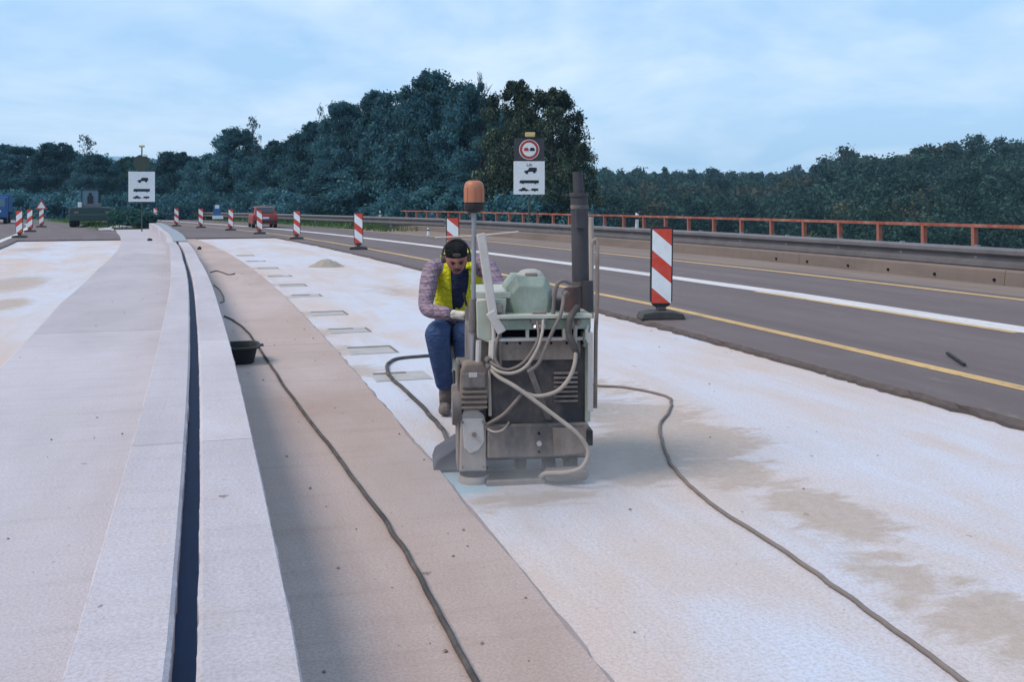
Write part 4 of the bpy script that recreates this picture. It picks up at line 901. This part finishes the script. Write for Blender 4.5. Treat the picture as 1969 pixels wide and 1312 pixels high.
# ------------------------------------------------------------------ the worker
plain('skin', (.40, .20, .155), .6); plain('skin_red', (.36, .145, .11), .6); cloth('denim', (.040, .068, .155), (.065, .10, .20)); cloth('navy', (.015, .02, .05), (.03, .035, .07)); cloth('hi_vis', (.66, .62, .03), (.54, .52, .03), .8)
cloth('glove', (.60, .55, .50), (.38, .32, .28)); cloth('cap_black', (.012, .012, .014), (.025, .025, .027)); cloth('boot', (.19, .155, .145), (.12, .10, .095), .5); mat_plaid(); plain('lip', (.16, .05, .045), .6); plain('hair', (.03, .022, .018), .8); plain('muff', (.10, .085, .075), .6)
PO = Vector((-.47, 7.5, 0.0)); person = empty('person', PO, 0, 'worker in yellow vest, plaid shirt, jeans and black cap, bent over the machine', 'person')
def skin(name, mat, chains, parent=person, sub=2, remesh=0, extra=None, smooth=True, cut=None):
    """chains: list of [(point, radius)...]; points within 1 mm share a vertex"""
    V = []; R = []; E = []; idx = {}
    for ch in chains:
        last = None
        for p, r in ch:
            k = tuple(round(c, 3) for c in p)
            if k not in idx: idx[k] = len(V); V.append(Vector(p) - PO); R.append(r)
            i = idx[k]
            if last is not None and last != i: E.append((last, i))
            last = i
    me = bpy.data.meshes.new(name); me.from_pydata(V, E, []); o = bpy.data.objects.new(name, me); C.objects.link(o)
    md = o.modifiers.new('s', 'SKIN'); md.use_smooth_shade = True; md.branch_smoothing = .6
    sv_ = me.skin_vertices[0].data
    for i, r in enumerate(R): sv_[i].radius = (r, r) if not isinstance(r, tuple) else r; sv_[i].use_root = (i == 0)
    sb = o.modifiers.new('u', 'SUBSURF'); sb.levels = sub; sb.render_levels = sub
    dg = bpy.context.evaluated_depsgraph_get(); dg.update(); m2 = bpy.data.meshes.new_from_object(o.evaluated_get(dg)); bpy.data.objects.remove(o)
    bm = bmesh.new(); bm.from_mesh(m2)
    if extra: extra(bm)
    if cut: bmesh.ops.delete(bm, geom=[v for v in bm.verts if cut(v.co + PO)], context='VERTS')
    m2 = bpy.data.meshes.new(name); bm.to_mesh(m2); bm.free()
    ob = bpy.data.objects.new(name, m2); C.objects.link(ob)
    if remesh:
        rm = ob.modifiers.new('r', 'REMESH'); rm.mode = 'VOXEL'; rm.voxel_size = remesh; sm = ob.modifiers.new('m', 'SMOOTH'); sm.iterations = 2
        dg = bpy.context.evaluated_depsgraph_get(); dg.update(); m3 = bpy.data.meshes.new_from_object(ob.evaluated_get(dg)); ob.modifiers.clear(); ob.data = m3
        bm = bmesh.new(); bm.from_mesh(m3); seen = set(); comps = []
        for v0 in bm.verts:
            if v0.index in seen: continue
            st = [v0]; seen.add(v0.index); comp = []
            while st:
                v = st.pop(); comp.append(v)
                for e in v.link_edges:
                    w = e.other_vert(v)
                    if w.index not in seen: seen.add(w.index); st.append(w)
            comps.append(comp)
        comps.sort(key=len)
        bmesh.ops.delete(bm, geom=[v for c in comps[:-1] for v in c], context='VERTS'); bm.to_mesh(m3); bm.free()
    ob.data.materials.clear(); ob.data.materials.append(M[mat]); ob.data.polygons.foreach_set('use_smooth', [True] * len(ob.data.polygons)); ob.parent = parent
    return ob
J = dict(pel=wp(872, 634, 7.60), sp=wp(872, 596, 7.50), ch=wp(884, 538, 7.40), nk=wp(886, 499, 7.30), sl=wp(830, 508, 7.32), sr=wp(934, 504, 7.34),
         el=wp(817, 597, 7.08), hl=wp(884, 606, 6.96), er=wp(962, 560, 7.12), hr=wp(984, 549, 6.86),
         hipl=wp(850, 640, 7.60), kl=wp(840, 640, 7.10), al=wp(857, 752, 7.40), hipr=wp(897, 640, 7.60), kr=wp(890, 643, 7.22), ar=wp(900, 760, 7.42))
HC = wp(878, 495, 6.98)                               # head centre
tilt = Matrix.Rotation(math.radians(28), 3, 'X') @ Matrix.Rotation(math.radians(6), 3, 'Z')    # face bowed towards the drum
def head_geo(bm):
    g = bmesh.ops.create_uvsphere(bm, u_segments=40, v_segments=28, radius=1.0)['verts']
    for v in g:
        x, y, z = v.co; fx = .079; fy = .098; fz = .121
        p = Vector((x * fx, y * fy, z * fz))
        if z < -.15: p.x *= 1 - .30 * min(1, -(z + .15)); p.y = p.y * (1 - .18 * -z) - .012 * -z
        if y < -.4:                                    # face side (-y)
            n_ = math.exp(-((x / .16) ** 2)) * math.exp(-((z + .12) / .24) ** 2); p.y -= .024 * n_
            for s in (-1, 1): p.y += .012 * math.exp(-(((x - s * .38) / .17) ** 2 + ((z - .05) / .12) ** 2))
            p.y -= .008 * math.exp(-((z - .22) / .12) ** 2) * math.exp(-(x / .6) ** 2)
            p.y -= .006 * math.exp(-(((x) / .3) ** 2 + ((z + .42) / .05) ** 2)); p.y -= .006 * math.exp(-(((x) / .3) ** 2 + ((z + .55) / .05) ** 2)); p.y -= .009 * math.exp(-((x / .25) ** 2 + ((z + .80) / .12) ** 2))
        v.co = tilt @ p + HC - PO
    for s in (-1, 1):
        e = bmesh.ops.create_uvsphere(bm, u_segments=10, v_segments=8, radius=1)['verts']
        for v in e: v.co = tilt @ Vector((s * .078 + v.co.x * .010, v.co.y * .022 + .008, v.co.z * .034 - .01)) + HC - PO
def fingers(wrist, fwd, side, up, curl, thumb):
    """palm and five finger chains from a wrist"""
    w = Vector(wrist); out = [[(w, .026), (w + fwd * .05, .030), (w + fwd * .085, .028)]]
    for k, (off_, l) in enumerate(((-.030, .075), (-.010, .085), (.010, .080), (.029, .062))):
        b = w + fwd * .082 + side * off_; d1 = (fwd * math.cos(curl) - up * math.sin(curl)); d2 = (fwd * math.cos(curl * 2.1) - up * math.sin(curl * 2.1))
        out.append([(w + fwd * .05 + side * off_ * .6, .012), (b, .0105), (b + d1 * l * .45, .0095), (b + d1 * l * .45 + d2 * l * .5, .008)])
    b = w + fwd * .03 + side * thumb * .030; out.append([(w + fwd * .015, .014), (b, .012), (b + (fwd * .5 + side * thumb * .5 - up * .5).normalized() * .04, .0105), (b + (fwd * .9 + side * thumb * .3 - up * 1.0).normalized() * .075, .009)])
    return out
fl = (J['hl'] - J['el']).normalized(); wl = J['el'].lerp(J['hl'], .93); frd = Vector((.75, -.45, .25)).normalized()
fr_h = (J['hr'] - J['er']).normalized(); wr = J['er'].lerp(J['hr'], .9)
Pm = lambda a, b, t: J[a].lerp(J[b], t)
skin('body', 'skin_red', [[(J['pel'], .13), (J['sp'], .12), (J['ch'], .135), (J['nk'], .06), (HC + Vector((0, .02, -.06)), .052), (HC, .07)],
    [(J['ch'], .135), (J['sl'], .062), (Pm('sl', 'el', .5), .048), (J['el'], .040), (wl, .026)], [(J['ch'], .135), (J['sr'], .062), (Pm('sr', 'er', .5), .048), (J['er'], .040), (wr, .026)],
    [(J['pel'], .13), (J['hipl'], .095), (J['kl'], .060), (Pm('kl', 'al', .35), .055), (J['al'], .036), (Vector((J['al'].x, J['al'].y - .1, .05)), .034)],
    [(J['pel'], .13), (J['hipr'], .095), (J['kr'], .060), (Pm('kr', 'ar', .35), .055), (J['ar'], .036), (Vector((J['ar'].x, J['ar'].y - .1, .05)), .034)]]
    + fingers(wl, fl, Vector((0, -.2, 1)).normalized(), frd.cross(fl).normalized(), .75, 1) + fingers(wr, fr_h, Vector((1, 0, 0)), Vector((0, .2, 1)).normalized(), .7, -1), remesh=.0065, extra=head_geo)
skin('shirt', 'plaid', [[(Pm('pel', 'sp', .1), .150), (J['sp'], .150), (J['ch'], .168), (Pm('ch', 'nk', .62), .11), (J['nk'] + Vector((0, -.005, .025)), .068)],
    [(J['ch'], .168), (J['sl'], .079), (Pm('sl', 'el', .35), .074), (Pm('sl', 'el', .7), .066), (J['el'], .064), (Pm('el', 'hl', .35), .058), (Pm('el', 'hl', .80), .044)],
    [(J['ch'], .168), (J['sr'], .079), (Pm('sr', 'er', .35), .074), (Pm('sr', 'er', .7), .066), (J['er'], .062), (Pm('er', 'hr', .4), .054), (Pm('er', 'hr', .80), .044)]])
skin('undershirt', 'navy', [[(J['sp'] + Vector((.02, -.060, .0)), .100), (J['ch'] + Vector((.01, -.078, 0)), .100), (J['nk'] + Vector((0, -.05, -.02)), .055)]])
skin('jeans', 'denim', [[(Pm('pel', 'sp', .35), .150), (J['pel'], .165), (Pm('pel', 'hipl', .5) + Vector((0, 0, -.02)), .13), (J['hipl'], .118), (Pm('hipl', 'kl', .5), .105), (J['kl'], .098), (Pm('kl', 'al', .2), .092), (Pm('kl', 'al', .55), .084), (Pm('kl', 'al', .80), .070), (Pm('kl', 'al', .95), .078)],
    [(J['pel'], .165), (J['hipr'], .118), (Pm('hipr', 'kr', .5), .105), (J['kr'], .085), (Pm('kr', 'ar', .2), .084), (Pm('kr', 'ar', .55), .074), (Pm('kr', 'ar', .93), .066)]])
ax = (J['nk'] - J['sp']).normalized()
def vgeo(bm):
    s0, n0 = J['sp'] - PO, J['nk'] - PO; zb_, zt = s0.z + .01, n0.z + .06
    lines = [((s0.x + .014 - .008, zb_), (n0.x - .072, zt)), ((s0.x + .014 + .008, zb_), (n0.x + .072, zt))]
    geo = lambda: bm.verts[:] + bm.edges[:] + bm.faces[:]
    for (x0, z0), (x1, z1) in lines:
        bmesh.ops.bisect_plane(bm, geom=geo(), plane_co=(x0, 0, z0), plane_no=Vector((z1 - z0, 0, -(x1 - x0))).normalized())
    for x in (s0.x - .185, n0.x + .185): bmesh.ops.bisect_plane(bm, geom=geo(), plane_co=(x, 0, 0), plane_no=(1, 0, 0))
    bmesh.ops.bisect_plane(bm, geom=geo(), plane_co=(0, 0, zb_ - .03), plane_no=(0, 0, 1)); bmesh.ops.bisect_plane(bm, geom=geo(), plane_co=(0, 0, zt + .03), plane_no=(0, 0, 1))
    def gone(f):
        c = f.calc_center_median(); t = (c.z - zb_) / (zt - zb_); l = lines[0][0][0] + t * (lines[0][1][0] - lines[0][0][0]); r = lines[1][0][0] + t * (lines[1][1][0] - lines[1][0][0]); cy = s0.y + t * (n0.y - s0.y)
        return (l < c.x < r and c.y < cy + .03) or c.x < s0.x - .185 or c.x > n0.x + .185 or c.z < zb_ - .03 or c.z > zt + .03
    bmesh.ops.delete(bm, geom=[f for f in bm.faces if gone(f)], context='FACES')
vest = skin('vest', 'hi_vis', [[(Pm('pel', 'sp', .6), .172), (J['sp'], .176), (J['ch'], .192), (Pm('ch', 'nk', .62), .155), (J['nk'] + Vector((0, .0, .03)), .085)],
    [(J['ch'], .192), (J['sl'] + Vector((.02, 0, 0)), .105)], [(J['ch'], .192), (J['sr'] + Vector((-.02, 0, 0)), .105)]], sub=3, extra=vgeo)
sl_ = vest.modifiers.new('t', 'SOLIDIFY'); sl_.thickness = .006; sl_.offset = 1
for s_, a in (('l', 'al'), ('r', 'ar')):
    A = J[a]; skin('boot', 'boot', [[(A + Vector((0, .01, .06)), .058), (A + Vector((0, .015, -.04)), .054), (Vector((A.x, A.y + .03, .050)), (.050, .046)), (Vector((A.x, A.y - .07, .048)), (.052, .045)), (Vector((A.x, A.y - .16, .040)), (.050, .036))]])
for nm, w_, f_, sd_, u_, th_ in (('l', wl, fl, Vector((0, -.2, 1)).normalized(), frd.cross(fl).normalized(), 1), ('r', wr, fr_h, Vector((1, 0, 0)), Vector((0, .2, 1)).normalized(), -1)):
    g = fingers(w_, f_, sd_, u_, .75, th_); g = [[(p, r * 1.22) for p, r in c] for c in g]; g[0] = [(w_ - f_ * .05, .038), (w_ - f_ * .02, .036)] + g[0]
    skin('glove', 'glove' if nm == 'l' else 'glove', g, remesh=.005)
def headpart(name, mat, prof, c=(0, 0, 0), n=32, sx=1, sy=1, axis='Z'):
    m = MB().lathe(prof, c, n, axis, sx, sy); m.v = [tuple(tilt @ Vector(v) + HC - PO) for v in m.v]; return m.build(name, mat, person, smooth=True)
capo = headpart('cap', 'cap_black', [(.086, .022), (.088, .045), (.086, .078), (.078, .105), (.060, .124), (.03, .133), (.004, .134)], (0, .006, 0), sx=.92, sy=1.12)
m = MB().prism([(.022 * math.cos(t) * 1.3, .078 + .013 * math.sin(t)) for t in np.linspace(0, 6.283, 15)[:-1]], -.104, -.098); m.v = [tuple(tilt @ Vector(v) + HC - PO) for v in m.v]; m.build('cap_badge', 'muff', capo)
for s in (-1, 1): headpart('ear_muff', 'muff', [(.026, -.018), (.034, -.010), (.034, .010), (.024, .02)], (s * .092, .012, -.012), 18, axis='X')
m = MB().tube([tuple(tilt @ Vector((.100 * math.sin(t), .012, .148 * math.cos(t))) + HC - PO) for t in np.linspace(-1.5, 1.5, 15)], .008, 8); m.build('muff_band', 'muff', person, smooth=True)
def facebit(name, mat, pts, r):
    m = MB().tube([tuple(tilt @ Vector(p) + HC - PO) for p in pts], r, 6); return m.build(name, mat, person, smooth=True)
for s in (-1, 1):
    facebit('eyebrow', 'hair', [(s * .012, -.103, .016), (s * .030, -.100, .020), (s * .046, -.088, .014)], .0045)
    m = MB().lathe([(.002, -.008), (.009, -.005), (.011, 0), (.009, .005), (.002, .008)], (s * .029, -.088, .002), 12, 'Y'); m.v = [tuple(tilt @ Vector(v) + HC - PO) for v in m.v]; m.build('eye', 'hair', person, smooth=True)
facebit('moustache', 'hair', [(-.028, -.094, -.050), (-.012, -.103, -.041), (0, -.105, -.040), (.012, -.103, -.041), (.028, -.094, -.050)], .006)
facebit('mouth', 'lip', [(-.02, -.095, -.060), (0, -.102, -.058), (.02, -.095, -.060)], .004)
headpart('hair', 'hair', [(.070, -.06), (.080, -.03), (.082, .0), (.080, .03)], (0, .020, 0), sx=.95, sy=1.0)

# ------------------------------------------------------------------ hoses and cables on the ground, tub, debris
def ground_hose(name, lab, pts, r, mat, z=0.0, zf=None, cat='hose'):
    P = []
    for px, py in pts: zz = zf or z; X, Y = gp(px, py, zz + r); P.append(Vector((X, Y, zz + r)))
    sp = smoothpath(P, 10); c = sp[0].copy(); c.z = 0
    for i, p in enumerate(sp): p.x += .012 * mnoise.noise((i * .23, r * 90, 1)); p.z += .001 * mnoise.noise((i * .4, 1, 1))
    o = MB().tube([p - c for p in sp], r, 10).build(name, mat, smooth=True, label=lab, category=cat); o.location = c; return o
ground_hose('cable', 'black cable running along the brown strip from the tub to the foreground', [(432, 608), (452, 618), (478, 640), (503, 676), (520, 700), (545, 740), (600, 815), (640, 865), (690, 935), (740, 1000), (790, 1080), (850, 1190), (915, 1312), (960, 1400)], .0115, 'hose_dark', zf=.019)
ground_hose('hose', 'dusty air hose lying from the machine to the lower right corner', [(1120, 736), (1150, 742), (1200, 745), (1255, 755), (1285, 764), (1291, 772), (1285, 795), (1270, 815), (1272, 845), (1285, 880), (1305, 912), (1345, 950), (1390, 985), (1450, 1022), (1530, 1075), (1600, 1125), (1690, 1190), (1770, 1248), (1850, 1308), (1960, 1400)], .0105, 'hose_dusty')
ground_hose('hose', 'dark hose looping on the white deck left of the worker', [(960, 680), (905, 681), (850, 683), (800, 686), (765, 690), (747, 699), (745, 714), (755, 730), (785, 755), (815, 785), (845, 818), (862, 845), (874, 872)], .016, 'hose_dark')
ground_hose('cable', 'thin cable curled beside the wall beyond the tub', [(405, 524), (418, 521), (440, 528), (452, 526)], .012, 'hose_dark', zf=.019)
ground_hose('cable', 'thin cable hook against the wall, nearer than the curled one', [(412, 548), (425, 560), (431, 578), (424, 582)], .011, 'hose_dusty', zf=.019)
def tub():
    X, Y = gp(458, 700, .018); root = empty('tub', (X, Y + .12, .019), .3, 'black plastic mortar tub beside the concrete wall', 'tub')
    o = MB(); w, l = .165, .25
    def ring(k, z, e=0): return [((w * k + e) * (math.copysign(abs(math.cos(t)) ** .55, math.cos(t))), (l * k + e) * (math.copysign(abs(math.sin(t)) ** .55, math.sin(t))), z) for t in np.linspace(0, 2 * math.pi, 29)[:-1]]
    R = [ring(.72, 0), ring(.9, .17), ring(.95, .19), ring(1.1, .195), ring(1.1, .215), ring(.93, .215), ring(.87, .17), ring(.70, .015)]; vs_ = [v for r in R for v in r]; n = 28
    o.add(vs_, [(i * n + k, i * n + (k + 1) % n, (i + 1) * n + (k + 1) % n, (i + 1) * n + k) for i in range(len(R) - 1) for k in range(n)] + [tuple(range(n - 1, -1, -1)), tuple(7 * n + k for k in range(n))]); o.build('shell', 'rubber', root, smooth=True)
    for s in (-1, 1): MB().box((s * .195, 0, .20), (.04, .10, .02)).build('handle', 'rubber', root, .006)
    root.scale = (1, 1, .8)
tub()
def heap():
    X, Y = gp(628, 513, 0); bm = bmesh.new(); bmesh.ops.create_grid(bm, x_segments=44, y_segments=44, size=.55)
    for v in bm.verts:
        r = math.hypot(v.co.x, v.co.y * 1.2); v.co.z = .20 * max(0, math.cos(min(r / .5, 1) * math.pi / 2)) ** 1.5 + .02 * mnoise.noise(v.co * 9) * (r < .5) + .012 * mnoise.noise(v.co * 26) * (r < .5) - .006
    me = bpy.data.meshes.new('sand_heap'); bm.to_mesh(me); bm.free(); me.materials.append(M['sand']); me.polygons.foreach_set('use_smooth', [True] * len(me.polygons))
    o = bpy.data.objects.new('sand_heap', me); o.location = (X, Y, 0); link(o, None, label='small heap of sand on the white deck left of the worker', category='sand heap')
heap()
def lump(name, lab, px, py, z, size, mat, seed, cat='debris', rz=0):
    bm = bmesh.new(); bmesh.ops.create_icosphere(bm, subdivisions=2, radius=1)
    for v in bm.verts: k = 1 + .35 * mnoise.noise(v.co * 1.3 + Vector((seed, 0, 0))); v.co = Vector((v.co.x * size[0], v.co.y * size[1], max(-.6, v.co.z) * size[2])) * k
    me = bpy.data.meshes.new(name); bm.to_mesh(me); bm.free(); me.materials.append(M[mat]); o = bpy.data.objects.new(name, me); X, Y = gp(px, py, z); o.location = (X, Y, z + size[2] * .5); o.rotation_euler = (0, 0, rz); link(o, None, label=lab, category=cat)
lump('debris_lump', 'small dark lump lying on the grey median cap near the far wall', 288, 463, .065, (.11, .08, .07), 'rubber', 1)
lump('debris_lump', 'small dark lump at the foot of the wall beside the far white deck', 384, 480, .02, (.07, .07, .08), 'rubber', 2)
lump('debris_lump', 'pale rubble left of the bush beyond the milled deck', 205, 444, .06, (.5, .3, .12), 'cap_concrete', 3); lump('debris_lump', 'pale rubble under the bush beyond the milled deck', 232, 440, .06, (.7, .3, .14), 'cap_concrete', 4)
a, b = gp(1822, 683, ZA), gp(1855, 706, ZA); o = MB().beam((0, 0, .02), (b[0] - a[0], b[1] - a[1], .02), .03, .02).build('rubber_strip', 'rubber', label='short black strip lying on the right-hand asphalt lane', category='debris'); o.location = (a[0], a[1], ZA + .002)
def pebbles():
    r = np.random.default_rng(3); m = MB()
    for i in range(420):
        k = r.random(); y = 2 + 22 * r.random() ** 1.9
        if k < .5: d = r.uniform(d_slot(y) + .35, -.05); z = .018
        elif k < .72: d = r.uniform(.1, 3.8); z = 0
        elif k < .9: d = r.uniform(-3.0, d_slot(y) - .35); z = .065
        else: d = d_asph(y) + r.normal(-.12, .07); z = 0
        s = .0025 + .007 * r.random() ** 3; p = road(y, d, z + s * .6); a = r.uniform(0, 6.28)
        vs_ = [(p.x + s * x * (1 + .4 * r.random()), p.y + s * yy * (1 + .4 * r.random()), p.z + s * zz) for x, yy, zz in ((1, 0, 0), (-1, 0, 0), (0, 1, 0), (0, -1, 0), (0, 0, .8), (0, 0, -.7))]
        m.add(vs_, [(0, 2, 4), (2, 1, 4), (1, 3, 4), (3, 0, 4), (2, 0, 5), (1, 2, 5), (3, 1, 5), (0, 3, 5)])
    m.build('loose_grit', 'dusty_brown', label='loose grit and small chips scattered over the concrete', category='grit', kind='stuff')
pebbles()
# square patches cut into the deck along the strip: shallow frames with a darker slot, pieces of the deck
weathered('patch_grey', (.33, .31, .30), (.44, .41, .41), .95, scale=5); weathered('slot_dirt', (.17, .125, .10), (.24, .19, .16), .95, scale=8)
PATCH = [((680, 722), (752, 733)), ((640, 668), (708, 683)), ((600, 628), (660, 648)), ((565, 594), (622, 615)), ((522, 562), (580, 579)), ((500, 545), (540, 556)), ((484, 528), (515, 537)), ((470, 513), (500, 521)), ((440, 500), (465, 507)), ((425, 490), (450, 495))]
for i, ((xa, ya), (xb, yb)) in enumerate(PATCH):
    y0, d0 = todir(*gp(xa, yb)); y1, d1 = todir(*gp(xb, ya)); y0, y1 = min(y0, y1), max(y0, y1); c = (y0 + y1) / 2; L_ = .42 + .1 * (i % 2); w0, w1 = .10, .62
    o = ribbon('deck_patch', 'patch_grey', [c - L_ / 2, c + L_ / 2], [(w0, .001), (w0 + .004, .005), (w1 - .004, .005), (w1, .001)], deck)
    t = .075 if i < 4 else .13; a_ = c + L_ / 2 - .02
    ribbon('score_line', 'slot_dirt', [a_ - t, a_], [(w0 + .03, .0055), (w0 + .03, .0085), (w1 - (.03 if i % 2 else .18), .0085), (w1 - (.03 if i % 2 else .18), .0055)], deck)
    if i != 0: ribbon('score_line', 'slot_dirt', [c - L_ / 2 + .02, a_], [(w1 - .035, .0055), (w1 - .035, .0078), (w1 - .005, .0078), (w1 - .005, .0055)], deck)

# ------------------------------------------------------------------ the air
def haze():
    m = bpy.data.materials.new('haze'); m.use_nodes = True; t = m.node_tree; t.nodes.clear(); out = t.nodes.new('ShaderNodeOutputMaterial'); v = t.nodes.new('ShaderNodeVolumePrincipled')
    v.inputs['Color'].default_value = (.42, .74, 1, 1); v.inputs['Density'].default_value = .00030; t.links.new(v.outputs[0], out.inputs['Volume'])
    MB().box((0, 0, 32), (3300, 3300, 88)).build('haze', m, kind='stuff', label='thin blue air over the whole valley', category='haze')
haze()

def dust():
    m = bpy.data.materials.new('dust'); m.use_nodes = True; t = m.node_tree; N = t.nodes; L = t.links; N.clear(); out = N.new('ShaderNodeOutputMaterial'); v = N.new('ShaderNodeVolumePrincipled'); v.inputs['Color'].default_value = (.93, .92, .95, 1)
    tc = N.new('ShaderNodeTexCoord'); mp = N.new('ShaderNodeMapping'); mp.vector_type = 'TEXTURE'; mp.inputs['Scale'].default_value = (1.0, 1.15, .36); g = N.new('ShaderNodeTexGradient'); g.gradient_type = 'SPHERICAL'
    L.new(tc.outputs['Object'], mp.inputs[0]); L.new(mp.outputs[0], g.inputs[0]); n = N.new('ShaderNodeTexNoise'); n.inputs['Scale'].default_value = 2.6; n.inputs['Detail'].default_value = 4; L.new(tc.outputs['Object'], n.inputs['Vector'])
    a = N.new('ShaderNodeMath'); a.operation = 'SUBTRACT'; a.inputs[1].default_value = .30; L.new(n.outputs['Fac'], a.inputs[0]); b = N.new('ShaderNodeMath'); b.operation = 'MULTIPLY'; b.use_clamp = True; L.new(a.outputs[0], b.inputs[0]); L.new(g.outputs['Fac'], b.inputs[1])
    c = N.new('ShaderNodeMath'); c.operation = 'MULTIPLY'; c.inputs[1].default_value = 4.5; L.new(b.outputs[0], c.inputs[0]); L.new(c.outputs[0], v.inputs['Density']); L.new(v.outputs[0], out.inputs['Volume'])
    o = MB().box((0, 0, .185), (2.0, 2.3, .35)).build('dust_cloud', m, kind='stuff', label='thin pale dust hanging round the foot of the milling machine', category='dust'); o.location = (.0, 5.45, 0)
dust()
